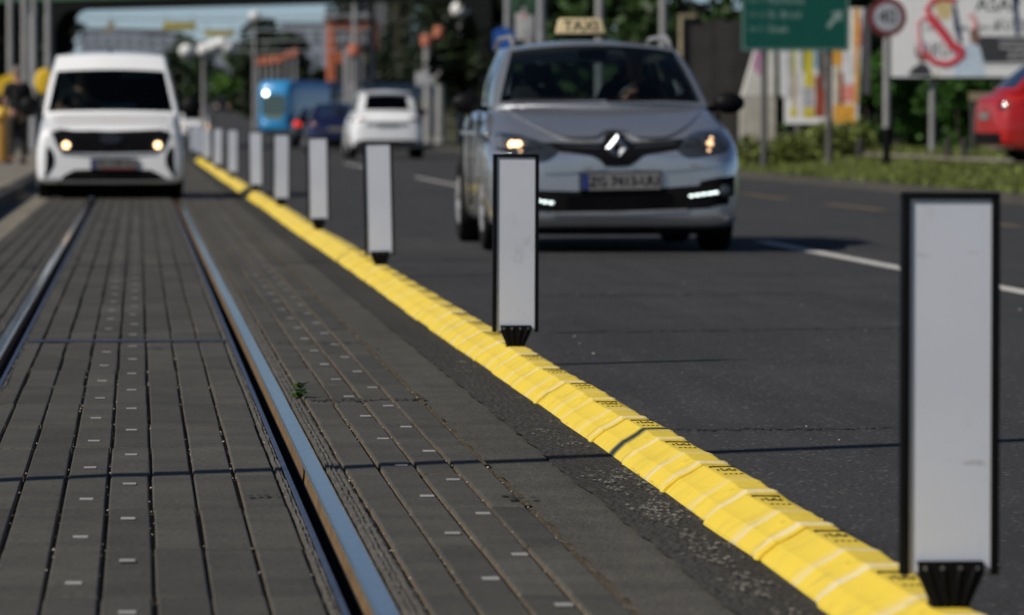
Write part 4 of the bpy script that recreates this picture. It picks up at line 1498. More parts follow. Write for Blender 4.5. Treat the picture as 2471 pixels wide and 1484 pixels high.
# dark blue car
pt = W(812, 150)
bc, bvb, hw, L = plain_car('hatchback', 'dark blue hatchback seen from behind, left of the white SUV', 'car', (pt.x, pt.y + 4.2, 0), PI, m_navy, 4.2, 1.78, 1.5, 1.0, .9)
for s_ in (-1, 1):
    patch(bvb, smooth_outline([(s_ * .86, .96), (s_ * .86, .76), (s_ * .66, .78), (s_ * .64, .92)], 3), 0.008, m_tail, 'tail_light', bc, side=1)
rear_plate(bc, bvb, 0, .70)
patch(bvb, [(-.75, .28), (.75, .28), (.72, .45), (-.72, .45)], 0.006, m_blackmatte, 'bumper_insert', bc, side=1)
pt = W(770, 178)
dk, bvd, hw, L = plain_car('saloon_car', 'dark car with a lit red tail lamp, between the tram and the blue hatchback', 'car', (pt.x, pt.y + 4.4, 0), PI, m_darkpaint, 4.4, 1.78, 1.46, .98, .88)
for s_ in (-1, 1):
    patch(bvd, smooth_outline([(s_ * .86, .94), (s_ * .86, .76), (s_ * .68, .77), (s_ * .66, .92)], 3), 0.008, m_brake if s_ > 0 else m_tail, 'tail_light', dk, side=1)
rear_plate(dk, bvd, 0, .68)
# far white taxi behind the van's right side
pt = W(470, 275)
ft, bvf, hw, L = plain_car('distant_taxi', 'small far white car with a warm lit headlight, right of the van mirror', 'car', (pt.x, pt.y, 0), 0, m_vanwhite, 4.5, 1.82, 1.5, 1.0, .86)
for s_ in (-1, 1):
    y_ = bvf.ray_cast(Vector((s_ * .66, -9, .68)), Vector((0, 1, 0)))[0].y
    q = MB()
    q.box((s_ * .68, y_, .68), (.30, .05, .14))
    h = bevel(q.build('headlight', m_lens, ft), .02)
    q = MB()
    q.ball((s_ * .72, y_ - .03, .67), (.05, .02, .05), 10, 6)
    q.build('bulb', m_warm if s_ > 0 else m_warmdim, h, smooth=True)
patch(bvf, [(-.45, .34), (.45, .34), (.42, .62), (-.42, .62)], .006, m_black, 'grille', ft)
q = MB()
q.prism([(-.35, 0), (.35, 0), (.28, .12), (-.28, .12)], -.08, .08)
o = tag(q.build('roof_sign', m_yellowpaint), 'yellow orange sign on the roof of the far white car', 'roof sign')
o.location = (pt.x + .05, pt.y + 2.4, 1.50)
pt = W(538, 520)
fs_, bvf, hw, L = plain_car('distant_car', 'tiny grey silver car farthest up the road, above the row of white posts', 'car', (pt.x, pt.y, G(pt.y)), 0, m_darkpaint, 4.3, 1.8, 1.5, .98, .86)
q = MB()
for s_ in (-1, 1):
    q.ball((s_ * .62, -.01, .70), (.07, .04, .06), 8, 6)
q.build('headlight', m_warmdim, fs_, smooth=True)
# red car parked behind the verge
pt = W(2398, 75)
rc, bvr, hw, L = plain_car('parked_car', 'red parked car at the right edge of the picture beside the hedge', 'car', (pt.x + .995 * 4.2, pt.y + .10 * 4.2 + .9, 0.31), R(96), m_red, 4.2, 1.80, 1.60, 1.06, .98, glass=m_glass)
for s_ in (-1, 1):
    patch(bvr, smooth_outline([(s_ * .84, .98), (s_ * .84, .80), (s_ * .66, .82), (s_ * .64, .94)], 3), 0.008, m_tail, 'tail_light', rc, side=1)
patch(bvr, [(-.75, .28), (.75, .28), (.72, .46), (-.72, .46)], .006, m_blackmatte, 'bumper_insert', rc, side=1)
rear_plate(rc, bvr, 0, .72)
# blue tram
tpos = W(660, 318)
tr = thing('tram', 'blue city tram with a bright front lamp, behind the cars', 'tram', (tpos.x, tpos.y, 0), 0)
TA = R(-21)
tr.rotation_euler = (0, 0, TA)
Wt, Ht = 1.15, 3.55
mb = MB()
def ringt(y, hw_, zt, zl, zs=None):
    return [(-hw_ * .82, y, zt), (hw_ * .82, y, zt), (hw_ * .95, y, zt - .18), (hw_, y, zt - .7), (hw_, y, 1.2), (hw_ * .98, y, zl), (-hw_ * .98, y, zl), (-hw_, y, 1.2), (-hw_, y, zt - .7), (-hw_ * .95, y, zt - .18)]
rg = [ringt(0.0, .86, 2.9, .65), ringt(.10, 1.0, 3.2, .42), ringt(.35, 1.10, 3.45, .35), ringt(.9, Wt, Ht, .32), ringt(3, Wt, Ht, .32), ringt(8, Wt, Ht, .32)]
vs = [p_ for r_ in rg for p_ in r_]
fs = [(j * 10 + i, j * 10 + (i + 1) % 10, (j + 1) * 10 + (i + 1) % 10, (j + 1) * 10 + i) for j in range(len(rg) - 1) for i in range(10)]
fs += [tuple(range(10)), tuple(reversed(range(50, 60)))]
mb.add(vs, fs)
tb = mb.build('cab_section', m_tram, tr, smooth=True)
for k in range(3):
    y0 = 8.5 + k * 8.2
    mb = MB()
    vs = ringt(y0, Wt, Ht, .32) + ringt(y0 + 7.7, Wt, Ht, .32)
    mb.add(vs, [tuple(range(10)), tuple(reversed(range(10, 20)))] + [(i, (i + 1) % 10, (i + 1) % 10 + 10, i + 10) for i in range(10)])
    mb.build('passenger_section', m_tramdark, tr, smooth=True)
    mb = MB()
    mb.box((0, y0 - .25, 1.8), (2.0, .5, 2.6))
    mb.build('gangway', m_black, tr)
    for s_ in (-1, 1):
        mb = MB()
        mb.box((s_ * (Wt + .002), y0 + 3.85, 2.0), (.02, 6.8, .95))
        mb.build('side_window', m_lens, tr)
bvt = BVHTree.FromPolygons([v.co.copy() for v in tb.data.vertices], [tuple(p_.vertices) for p_ in tb.data.polygons])
patch(bvt, smooth_outline([(-.72, 1.35), (-.82, 2.0), (-.70, 2.62), (.70, 2.62), (.82, 2.0), (.72, 1.35)], 3), .012, M('tram_screen', (0.035, 0.065, 0.07), .12, coat=1), 'windscreen', tr, step=.12)
patch(bvt, [(-.55, 1.08), (.55, 1.08), (.62, 1.30), (-.62, 1.30)], .012, M('tram_greenish_panel', (0.16, 0.22, 0.14), .4), 'front_panel', tr, step=.12)
for x, z, r, mt in ((-.50, 2.72, .13, M('bright_lamp', (0.9, 0.98, 1.0), .3, emit=9)), (-.62, .88, .07, M('cool_lamp', (.55, .72, 1), .3, emit=.9)), (-.42, .80, .05, M('cool_lamp_dim', (.55, .72, 1), .3, emit=.6)), (.62, .88, .06, m_lens)):
    y_ = bvt.ray_cast(Vector((x, -9, z)), Vector((0, 1, 0)))[0].y
    q = MB()
    q.ball((x, y_ - .03, z), (r, .03, r), 12, 8)
    q.build('front_lamp', mt, tr, smooth=True)
q = MB()
for y_ in (1.6, 6.5, 14, 22, 30):
    for s_ in (-1, 1):
        q.tube([(s_ * .75, y_, .33), (s_ * .95, y_, .33)], .33, 16)
q.build('bogie', m_blackmatte, tr)
standing_person('person in black shirt and dark trousers standing on the left platform with back half turned', W(43, 90, 0.17), R(200))

# ------------------------------------------------------------------ overpass with dark steel portal
br = thing('bridge', 'dark steel portal of the overpass crossing above the road behind the cars', 'bridge', (0, 0, 0))
L0, R0 = W(142, 176), W(1190, 160)
ang = math.atan2(R0.y - L0.y, R0.x - L0.x)
span = math.hypot(R0.x - L0.x, R0.y - L0.y)
br.location = (L0.x, L0.y, 0)
br.rotation_euler = (0, 0, ang)
mb = MB()
zu = 4.85
out = [(-0.22, 0), (0.22, 0), (0.24, 3.7)]
for k in range(9):
    a = math.pi - math.pi / 2 * k / 8
    out.append((0.24 + 1.0 + 1.0 * math.cos(a), zu - 1.0 + 1.0 * math.sin(a)))
for k in range(9):
    a = math.pi / 2 - math.pi / 2 * k / 8
    out.append((span - 0.30 - 1.3 + 1.3 * math.cos(a), zu - 1.3 + 1.3 * math.sin(a)))
out += [(span - 0.30, 3.3), (span - 0.28, 0), (span + 0.28, 0), (span + 0.30, zu + 0.30), (-0.24, zu + 0.30)]
mb.prism(out, -0.35, 0.35)
mb.build('portal_frame', m_bridge, br)
mb = MB()
mb.box((span / 2, 0.0, zu + 0.72), (span + 26, 0.9, 0.76))
mb.build('girder', m_bridgegreen, br)
mb = MB()
mb.box((span / 2, 3.6, zu + 0.7), (span + 26, 6.2, 0.5))
mb.build('deck', m_bridge, br)
for x in (-0.72, -1.62, span + 1.55):
    mb = MB()
    mb.box((x, 0.2, (zu + .3) / 2), (0.26, 0.26, zu + .3))
    mb.build('column', m_galv, br)
mb = MB()
for k in range(7):
    z = 0.6 + k * 0.75
    mb.tube([(-1.62, 0.4, z), (-0.72, 0.4, z + .7 * (1 if k % 2 else -0.2))], .05, 6)
mb.box((-1.15, .8, 3.4), (.75, .1, 2.6))
mb.build('lattice', m_bridgegreen, br)

# ------------------------------------------------------------------ poles
def pole(name, label, px, d, ztop, dia, mat, group=None, ring=None, z0=0.0, x=None, base=None, cat='pole'):
    p_ = W(px, d, z0)
    o = thing(name, label, cat, p_, 0, group)
    mb = MB()
    mb.tube([(0, 0, 0), (0, 0, ztop * .5), (0, 0, ztop)], [dia / 2, dia * .46, dia * .42], 14)
    mb.build('shaft', mat, o, smooth=True)
    mb = MB()
    mb.tube([(0, 0, 0), (0, 0, .05)], dia * .9, 10)
    mb.tube([(0, 0, .05), (0, 0, .28)], [dia * .72, dia * .58], 12)
    mb.build('base', mat, o, smooth=True)
    if ring:
        mb = MB()
        rw = ring[2] if len(ring) > 2 else dia * .75
        mb.tube([(0, 0, ring[0] - ring[1]), (0, 0, ring[0] - ring[1] * .8), (0, 0, ring[0] + ring[1] * .8), (0, 0, ring[0] + ring[1])], [rw * .8, rw, rw, rw * .8], 14)
        mb.build('band', m_orange, o, smooth=True)
    return o
GP = 'tall grey tram poles'
pole('tram_pole', 'tall pale grey pole rising behind the white SUV roof', 898, 170, 9, .22, m_pole, GP)
pole('tram_pole', 'grey pole left of the tall pole behind the SUV, in front of the orange building', 857, 245, 9, .27, m_pole, GP, (Z(121, 245), .28, .36))
pole('tram_pole', 'grey pole seen above the taxi roof right of the cream taxi sign', 1600, 118, 8, .20, m_pole, GP)
pole('tram_pole', 'grey pole rising right behind the cream taxi sign', 1447, 125, 8, .24, m_pole, GP)
pole('tram_pole', 'grey pole with green sides right of the white poster behind the taxi', 1306, 128, 8, .26, m_galv, GP)
pole('tram_pole', 'grey pole left of the white poster behind the taxi', 1226, 132, 8, .22, m_galv, GP)
pole('tram_pole', 'leftmost grey pole, near the top left corner', 27, 130, 8, .19, m_pole, GP)
pole('tram_pole', 'second grey pole from the left, above the standing person', 62, 118, 8, .19, m_pole, GP)
pole('tram_pole', 'third grey pole from the left, wide and pale', 84, 140, 8, .18, m_pole, GP)
pole('tram_pole', 'grey pole just left of the dark portal leg', 119, 150, 8, .2, m_pole, GP)
OB = 'poles with orange bands along the tram line'
pole('banded_pole', 'pole with an orange band beside the dark portal leg, nearest of the banded row', 1135, 186, Z(60, 186), .24, m_pole, OB, (Z(67, 186), .22, .22))
pole('banded_pole', 'second banded pole left of the dark portal leg, its orange band lower', 1062, 196, Z(72, 196), .36, m_pole, OB, (Z(80, 196), .25, .27))
pole('banded_pole', 'banded pole with its lower orange band just left of its neighbour', 1031, 212, Z(90, 212), .36, m_pole, OB, (Z(98, 212), .25, .28))
pole('banded_pole', 'pole with an orange band above the white van roof at left', 172, 190, Z(54, 190), .26, m_pole, OB, (Z(62, 190), .24, .25))
for k, (x, y) in enumerate(((622, 150), (636, 148), (650, 146), (664, 145), (679, 143), (697, 133), (714, 128))):
    d = 352 - 3 * k
    pole('banded_pole', ['small far banded pole, leftmost of the row above the tram', 'small far banded pole, second from the left above the tram', 'small far banded pole, third from the left above the tram', 'small far banded pole, fourth from the left above the tram', 'small far banded pole, fifth from the left above the tram', 'small far banded pole, sixth from the left above the tram', 'small far banded pole, rightmost of the row above the tram'][k], x, d, Z(y - 9, d), .22, m_pole, OB, (Z(y, d), .28, .24))
# globe and cluster lamps
def lamp(label, px, d, zc, r, heads=((0, 0),), poleh=None):
    p_ = W(px, d)
    o = thing('street_lamp', label, 'street lamp', p_, 0, 'white globe street lamps')
    mb = MB()
    mb.tube([(0, 0, 0), (0, 0, zc)], [.11, .07], 12)
    for hx, hz in heads:
        if hx:
            mb.tube([(0, 0, zc - .3), (hx * .6, 0, zc - .2), (hx, 0, zc + hz - r * .6)], .04, 8)
    mb.build('shaft', m_pole, o, smooth=True)
    for hx, hz in heads:
        q = MB()
        q.ball((hx, 0, zc + hz), (r, r, r * .92), 16, 10)
        g_ = q.build('globe', m_white, o, smooth=True)
        q = MB()
        q.tube([(hx, 0, zc + hz - r * 1.15), (hx, 0, zc + hz - r * .8)], r * .5, 10)
        q.build('collar', m_darkpole, g_)
    return o
lamp('round white globe lamp beside the rounded corner of the dark portal', 1110, 178, Z(24, 178), .34)
lamp('small white globe lamp on a dark pole above the row of banded poles', 615, 262, Z(40, 262), .32)
lamp('cluster lamp with several white globes in front of the green trees, left of centre', 492, 235, Z(116, 235), .36, ((-.80, -.15), (.05, -.1), (.45, .05), (.85, .2), (1.15, .0)))

# overhead wires and hanging yellow signs
def wire(name, label, a, b, sag, r, mat, group):
    mb = MB()
    a, b = Vector(a), Vector(b)
    mid = (a + b) / 2
    pts = []
    for k in range(17):
        f = k / 16
        p_ = a.lerp(b, f)
        p_.z -= sag * 4 * f * (1 - f)
        pts.append(p_ - mid)
    mb.tube(pts, r, 6)
    o = mb.build(name, mat)
    o.location = mid
    return tag(o, label, 'wire', group)
GW = 'overhead span wires'
m_wire = M('wire_grey', (0.42, 0.45, 0.48), .5, .2)
for k, (x0, x1, y0, y1, d, lb) in enumerate(((150, 900, 42, 34, 205, 'topmost pale span wire under the dark portal'), (150, 900, 62, 70, 228, 'second pale span wire, level with the yellow hanging signs'), (150, 860, 98, 92, 262, 'third pale span wire below the yellow hanging signs'), (150, 860, 110, 122, 300, 'lowest pale span wire above the far trees'))):
    wire('span_wire', lb, W(x0, d, Z(y0, d)), W(x1, d, Z(y1, d)), .15, .035, m_wire, GW)
for px, py, d, w_, h_, lb in ((434, 63, 228, 1.5, .33, 'left and higher of the two yellow signs hanging from the span wires'), (531, 81, 250, 1.5, .30, 'right and lower of the two yellow signs hanging from the span wires')):
    z_ = Z(py, d)
    o = thing('hanging_sign', lb, 'sign', W(px, d, z_), 0, 'yellow signs hung on the span wires')
    q = MB()
    q.box((0, 0, 0), (w_, .05, h_))
    bevel(q.build('board', M('dull_yellow', (.42, .33, .03), .6), o), .015)
    q = MB()
    for x in (-w_ * .4, w_ * .4):
        q.tube([(x, 0, h_ / 2), (x, 0, h_ / 2 + .35)], .02, 6)
    q.build('hanger', m_darkpole, o)
o = thing('hanging_sign', 'small tilted brownish yellow sign hanging above the van roof', 'sign', W(265, 240, Z(66, 240)), 0, 'yellow signs hung on the span wires')
q = MB()
q.prism([(-.28, -.30), (.10, -.22), (.30, .28), (-.05, .22)], -.03, .03)
q.build('board', M('brown_yellow', (.30, .24, .08), .6), o)
q = MB()
q.tube([(0.1, 0, .22), (0.1, 0, .6)], .02, 6)
q.build('hanger', m_darkpole, o)

# poles outside the frame at left whose shadows cross the track
def shadow_pole(px, d, label, h=9.0, dia=.145, xoff=-5.0):
    p_ = W(px, d)
    t_ = (p_.x - xoff) / .9
    o = thing('tram_pole', label, 'pole', (xoff, p_.y - .43 * t_, 0), 0, 'tram poles on the left platform')
    q = MB()
    q.tube([(0, 0, 0), (0, 0, h)], [dia / 2, dia * .42], 16)
    q.build('shaft', m_pole, o, smooth=True)
    q = MB()
    q.tube([(0, 0, 0.0), (0, 0, .3)], dia * .8, 12)
    q.build('base', m_pole, o)
shadow_pole(1280, 13.95, 'grey tram pole on the left platform nearest to the camera')
shadow_pole(415, 32.9, 'grey tram pole on the left platform, second from the camera')
shadow_pole(585, 64.5, 'grey tram pole on the left platform, third from the camera', 9, .28)

# ------------------------------------------------------------------ vegetation
def leaves(mb, c, r, n, s0, s1, rr, flat=.5):
    for _ in range(n):
        while True:
            p_ = Vector((rr.uniform(-1, 1), rr.uniform(-1, 1), rr.uniform(-1, 1)))
            if p_.length < 1:
                break
        p_ = Vector((c[0] + p_.x * r[0], c[1] + p_.y * r[1], c[2] + p_.z * r[2]))
        u = Vector((rr.gauss(0, 1), rr.gauss(0, 1), rr.gauss(0, flat))).normalized()
        v = u.cross(Vector((rr.gauss(0, 1), rr.gauss(0, 1), rr.gauss(0, 1)))).normalized()
        s_ = rr.uniform(s0, s1)
        mb.v += [tuple(p_ - u * s_), tuple(p_ + v * s_ * .5), tuple(p_ + u * s_), tuple(p_ - v * s_ * .5)]
        o_ = len(mb.v) - 4
        mb.f.append([o_, o_ + 1, o_ + 2, o_ + 3])
        mb.m.append(0)
def tree(name, label, loc, h, cr, mat, n=2600, seed=1, clumps=16, trunk=.3, ls=(.12, .3), group='trees behind the road', low=.28, ry=None):
    rr = random.Random(seed)
    o = thing(name, label, 'tree', loc, 0, group)
    tk = MB()
    top = Vector((rr.uniform(-.3, .3), rr.uniform(-.3, .3), h * .75))
    tk.tube([(0, 0, 0), (top.x * .3, top.y * .3, h * .3), tuple(top)], [trunk / 2, trunk * .38, trunk * .12], 10)
    cr_ = MB()
    for k in range(clumps):
        a = rr.uniform(0, 6.28)
        f = rr.uniform(low, .95)
        rad = cr * math.sin(math.pi * min(.96, .25 + .72 * (f - low) / (1 - low))) * rr.uniform(.35, .85)
        c = Vector((rad * math.cos(a), rad * math.sin(a) * (ry or 1), h * f))
        b = Vector((top.x * f * .5, top.y * f * .5, h * max(.2, f - .22)))
        tk.tube([b, b.lerp(c, .5) + Vector((0, 0, .15)), c], [trunk * .2, trunk * .12, trunk * .05], 6)
        q = rr.uniform(.28, .5) * cr
        leaves(cr_, c, (q, q, q * .75), n // clumps, ls[0], ls[1], rr)
    tk.build('trunk', m_bark, o, smooth=True)
    cr_.build('crown', mat, o, fix=False)
    return o
T = [
    ('dense dark tree filling the gap left of the dark portal leg', 960, 380, 17, 5.2, m_leafd),
    ('dark tree between the tall grey pole and the banded poles', 1045, 390, 18, 5.4, m_leafd),
    ('dark green tree right behind the banded poles near the portal leg', 1130, 370, 17, 5.0, m_leafd),
    ('mid green tree behind the white poster and grey poles', 1270, 165, 9, 3.0, m_leafd),
    ('dark tree behind the cream taxi sign', 1400, 160, 10, 3.2, m_leafd),
    ('bushy tree above the taxi roof, left of the dark board fence', 1510, 152, 9, 3.0, m_leafm),
    ('lighter green tree above the dark board fence', 1650, 148, 9, 2.9, m_leafm),
    ('dark tree just left of the green direction sign', 1755, 150, 10, 2.6, m_leafd),
    ('dark tree just above the right end of the board fence', 1715, 160, 10, 2.8, m_leafd),
    ('tree behind the green direction sign and colourful posters', 1960, 140, 9, 2.8, m_leafm),
    ('dark tree behind the round speed sign', 2120, 126, 8, 2.4, m_leafd),
    ('dark tree behind the billboard', 2320, 128, 8, 2.8, m_leafd),
    ('dark tree at the right edge behind the billboard', 2480, 128, 8, 2.8, m_leafm),
    ('dark tree at the left edge behind the grey poles', 20, 190, 10, 2.8, m_leafd),
    ('dark tree left of the portal leg behind the standing person', 100, 200, 9, 2.2, m_leafd),
]
for k, (lb, px, d, h, cr, mt) in enumerate(T):
    tree('broadleaf_tree', lb, W(px, d, 0.2), h, cr, mt, 7000, 30 + k, 28, .32, (.14, .34), low=.06 if d < 240 else .12)
FT = [('far green tree left of the cluster lamp', 430, 620, 9.0, 4.0, m_leafm), ('far bright green tree right of the cluster lamp', 560, 560, 6.8, 2.8, m_leafl), ('far tree below the cluster lamp', 500, 680, 7.0, 4.0, m_leafm),
      ('far dark tree behind the row of banded poles', 640, 430, 9.0, 3.0, m_leafd), ('far dark tree above the tram front', 700, 420, 7.4, 2.6, m_leafd), ('far tree right of the tram front below the orange building', 790, 440, 4.6, 2.6, m_leafd), ('far dark tree just right of the van roof', 405, 540, 6.5, 2.8, m_leafd),
      ('far tree between the banded row and the bright tree', 600, 480, 7.2, 2.2, m_leafd)]
for k, (lb, px, d, h, cr, mt) in enumerate(FT):
    tree('distant_tree', lb, W(px, d, G(d) - .2), h, cr, mt, 1500, 70 + k, 14, .35, (.25, .6), 'far trees up the road', .12)
def bush(name, label, loc, size, mat, n, seed, ls=(.05, .12), cat='hedge', group=None):
    rr = random.Random(seed)
    o = thing(name, label, cat, loc, 0, group)
    lf, stm = MB(), MB()
    m = max(8, int(size[0] * size[2] * 3))
    for k in range(m):
        c = Vector((rr.uniform(-.5, .5) * size[0], rr.uniform(-.5, .5) * size[1], rr.uniform(.05, .95) * size[2] * rr.uniform(.75, 1)))
        q = rr.uniform(.25, .5)
        leaves(lf, c, (q, q * .8, q), n // m, ls[0], ls[1], rr)
        stm.tube([(c.x * .9, c.y * .5, 0), (c.x, c.y * .8, c.z * .6), tuple(c)], [.03, .02, .008], 5)
    lf.build('foliage', mat, o, fix=False)
    stm.build('stem', m_bark, o)
    return o
bush('hedge', 'tall ivy green hedge below the billboard behind the speed sign pole', W(2240, 112, .3), (3.4, 1.6, 2.4), m_leafh, 15000, 5, (.05, .13))
bush('hedge', 'green hedge behind the red parked car', W(2440, 108, .3), (2.6, 1.4, 2.0), m_leafh, 8000, 6, (.05, .13))
bush('hedge', 'dark hedge between the colourful posters and the speed sign pole', W(2090, 116, .3), (1.3, 1.4, 3.6), m_leafd, 7000, 8, (.05, .13))
bush('shrub', 'low scrub in front of the white pillar beside the taxi', W(1850, 88, .2), (1.5, .8, .38), m_grass, 2500, 9, (.03, .08), 'shrub')
bush('shrub', 'low scrub under the colourful poster board', W(1990, 92, .25), (1.8, .8, .45), m_grass, 2600, 10, (.03, .08), 'shrub')
# verge grass
rr = random.Random(3)
mb = MB()
for _ in range(52000):
    y = rr.uniform(38, 118)
    x = 10.2 + abs(rr.gauss(0, 1)) * 2.2 if rr.random() < .6 else rr.uniform(10.2, 19)
    if 13.1 < x < 14.3 and y > 60:
        continue
    if x < 11.2 and y > 84 and rr.random() < .8:
        continue
    z = verge_z(x)
    h, a = rr.uniform(.03, .10), rr.uniform(0, 3.14)
    wx, wy = .018 * math.cos(a), .018 * math.sin(a)
    lx, ly = rr.gauss(0, .04), rr.gauss(0, .04)
    mb.v += [(x - wx, y - wy, z), (x + wx, y + wy, z), (x + lx, y + ly, z + h)]
    n_ = len(mb.v)
    mb.f.append([n_ - 3, n_ - 2, n_ - 1])
    mb.m.append(0)
struct(mb.build('grass', m_grass, fix=False), 'stuff')

# ------------------------------------------------------------------ signs on the right
d = 84
c = W(1918, d, .18)
gs = thing('direction_sign', 'large green direction sign with white place names and a diagonal arrow', 'sign', c, R(-3))
sw, sh, zb = 1.83, 1.34, Z(123, d) - .18
mb = MB()
mb.box((0, 0, zb + sh / 2), (sw, .04, sh))
mb.build('board', m_signgreen, gs)
mb = MB()
for x0, x1, z0, z1 in ((-sw / 2 + .02, sw / 2 - .02, zb + .015, zb + .035), (-sw / 2 + .02, sw / 2 - .02, zb + sh - .035, zb + sh - .015), (-sw / 2 + .02, -sw / 2 + .04, zb + .035, zb + sh - .035), (sw / 2 - .04, sw / 2 - .02, zb + .035, zb + sh - .035)):
    mb.prism([(x0, z0), (x1, z0), (x1, z1), (x0, z1)], -.023, -.0201)
mb.build('border', m_signletter, gs)
for k, (a_, b_, t_) in enumerate((('E 70', 'A 2', 'Ljubljana'), ('E 65', 'A 1', 'Karlovac'), ('E 70', 'A 3', 'Sl. Brod'), ('E 65', 'A 11', 'Sisak'))):
    zz = zb + sh - .45 - k * .242 + .20 * (1 if k == 0 else 1) - (.0 if k else 0)
    text('place_name', t_, .175, m_signletter, gs, (-.46, -.021, zz), align='LEFT')
    text('route_number', a_, .10, m_signletter, gs, (-.72, -.021, zz), sx=.7)
    text('route_number', b_, .10, m_signletter, gs, (-.555, -.021, zz), sx=.7)
mb = MB()
mb.prism([(.52, zb + .42), (.57, zb + .37), (.72, zb + .54), (.77, zb + .48), (.80, zb + .68), (.60, zb + .65), (.66, zb + .60)], -.024, -.0201)
mb.build('arrow', m_signletter, gs)
mb = MB()
mb.disc((.40, zb + sh - .25), .075, -.026, -.0203, 20, 1)
mb.box((.40, -.027, zb + sh - .25), (.10, .004, .026), 0)
mb.build('motorway_symbol', [m_signletter, m_signred], gs)
for x in (-.52, .58):
    mb = MB()
    mb.tube([(x, .06, 0), (x, .06, zb + sh - .05)], .055, 12)
    mb.build('post', m_darkpole, gs, smooth=True)
# speed limit sign
d = 80
ss = thing('speed_sign', 'round 40 speed limit sign on a grey post with a black foot', 'sign', W(2139, d, .22), R(-2))
zc, rr_ = Z(42, d) - .22, .31
mb = MB()
mb.disc((0, zc), rr_, -.065, -.045, 40)
mb.build('rim', m_signred, ss)
mb = MB()
mb.disc((0, zc), rr_ * .72, -.069, -.0651, 40)
mb.build('face', m_signgrey, ss)
text('lettering', '40', .33, m_letter, ss, (0, -.071, zc), sx=.92)
mb = MB()
mb.tube([(0, 0, .62), (0, 0, zc + rr_ + .02)], .06, 14)
mb.build('post', m_pole, ss, smooth=True)
mb = MB()
mb.tube([(0, 0, 0), (0, 0, .62)], .066, 14)
mb.build('foot', m_blackmatte, ss, smooth=True)
# billboard
d = 97
bb = thing('billboard', 'big white billboard with red loops, printed people and black text', 'billboard', W(2150, d, .35), R(-3))
s = F / d
def B(px, py):
    return ((px - 2150) / s, Z(py, d) - .35)
def bp(pts, mi, y=-.06):
    return ([B(*q) for q in pts], mi, y)
x1, zb = B(2560, 186)
zt = B(0, -90)[1]
mb = MB()
mb.prism([(0, zb), (x1, zb), (x1, zt), (0, zt)], -.05, .05)
mb.build('board', m_bill, bb)
mb = MB()
mb.box((x1 / 2, 0, zb - .03), (x1 + .04, .16, .05))
mb.build('frame', m_black, bb)
for px in (2250, 2512):
    mb = MB()
    mb.tube([(B(px, 0)[0], .08, 0), (B(px, 0)[0], .08, zb + .5)], .06, 10)
    mb.build('post', m_pole, bb)
m_pred = M('poster_red', (.62, .06, .09), .5, 0, .05)
m_ppink = M('poster_pink', (.75, .38, .40), .5, 0, .05)
m_plb = M('poster_pale_blue', (.58, .68, .80), .5, 0, .1)
m_pbrown = M('poster_brown', (.22, .12, .09), .5, 0, .15)
m_pgrey = M('poster_grey', (.05, .05, .055), .5, 0, .1)
m_pyel = M('poster_cream', (.66, .52, .26), .5, 0, .1)
m_pnavy = M('poster_navy', (.03, .05, .12), .5)
def loop(pts, r, mt):
    q = MB()
    q.tube([(B(*a)[0], -.055, B(*a)[1]) for a in pts], r, 6)
    o_ = q.build('printed_loop', mt, bb)
    o_.scale = (1, .25, 1)
    o_.location = (0, -.042, 0)
    return o_
loop([(2222, 130), (2216, 90), (2214, 55), (2228, 42), (2250, 38), (2262, 50)], .05, m_ppink)
loop([(2245, 45), (2235, 20), (2250, 2), (2275, -5), (2305, 2)], .06, m_pred)
loop([(2238, 40), (2258, 60), (2278, 85), (2295, 110), (2322, 126)], .10, m_pred)
loop([(2230, 128), (2252, 150), (2282, 156), (2302, 148), (2325, 130)], .07, m_pred)
loop([(2338, 35), (2350, 50), (2352, 70)], .06, m_ppink)
def pp(pts, mt, y, name='printed_shape'):
    q = MB()
    q.prism([B(*a) for a in pts], y, -.0502)
    return q.build(name, mt, bb)
pp([(2255, 0), (2270, -12), (2290, 0), (2296, 28), (2288, 48), (2266, 46), (2252, 20)], m_pyel, -.052)
pp([(2296, 10), (2306, 14), (2316, 70), (2322, 106), (2310, 100), (2300, 60)], m_pnavy, -.053)
pp([(2300, 110), (2325, 112), (2345, 100), (2362, 112), (2372, 150), (2376, 184), (2298, 184), (2304, 140)], m_plb, -.0525, 'printed_shirt')
pp([(2338, 72), (2352, 66), (2362, 78), (2362, 98), (2352, 110), (2340, 98)], m_pbrown, -.054, 'printed_head')
pp([(2190, 182), (2198, 166), (2222, 150), (2240, 160), (2248, 184)], m_pgrey, -.0525, 'printed_shirt')
pp([(2206, 122), (2218, 112), (2236, 116), (2242, 132), (2236, 148), (2220, 150), (2208, 136)], m_pbrown, -.054, 'printed_head')
pp([(2204, 118), (2210, 104), (2228, 100), (2242, 110), (2242, 122), (2222, 120)], M('poster_mauve', (.42, .34, .42), .5), -.0545, 'printed_cap')
pp([(2252, 184), (2258, 172), (2264, 184)], M('poster_olive', (.5, .48, .12), .5), -.0525)
pp([(2355, 88), (2560, 88), (2560, 152), (2355, 152)], m_pgrey, -.052, 'printed_panel')
pp([(2356, 156), (2560, 156), (2560, 158), (2356, 158)], m_pgrey, -.052, 'printed_line')
pp([(2440, -20), (2452, -20), (2460, 85), (2448, 85)], m_pnavy, -.056, 'printed_pen')
def bt(s_, px, py, hpx, mt=m_letter, sx_=1.0, al='LEFT'):
    x_, z_ = B(px, py)
    return text('printed_text', s_, hpx / s * 1.38, mt, bb, (x_, -.0535, z_), ext=.002, align=al, sx=sx_)
bt('ASAP OVO', 2352, 12, 36, sx_=.95)
bt('ovo su', 2353, 66, 15)
bt('KUTIJE', 2398, 62, 26, sx_=.9)
bt('ovo je', 2230, 68, 12)
bt('ovdje', 2298, 68, 12)
bt('KUTI', 2246, 122, 34, sx_=.7)
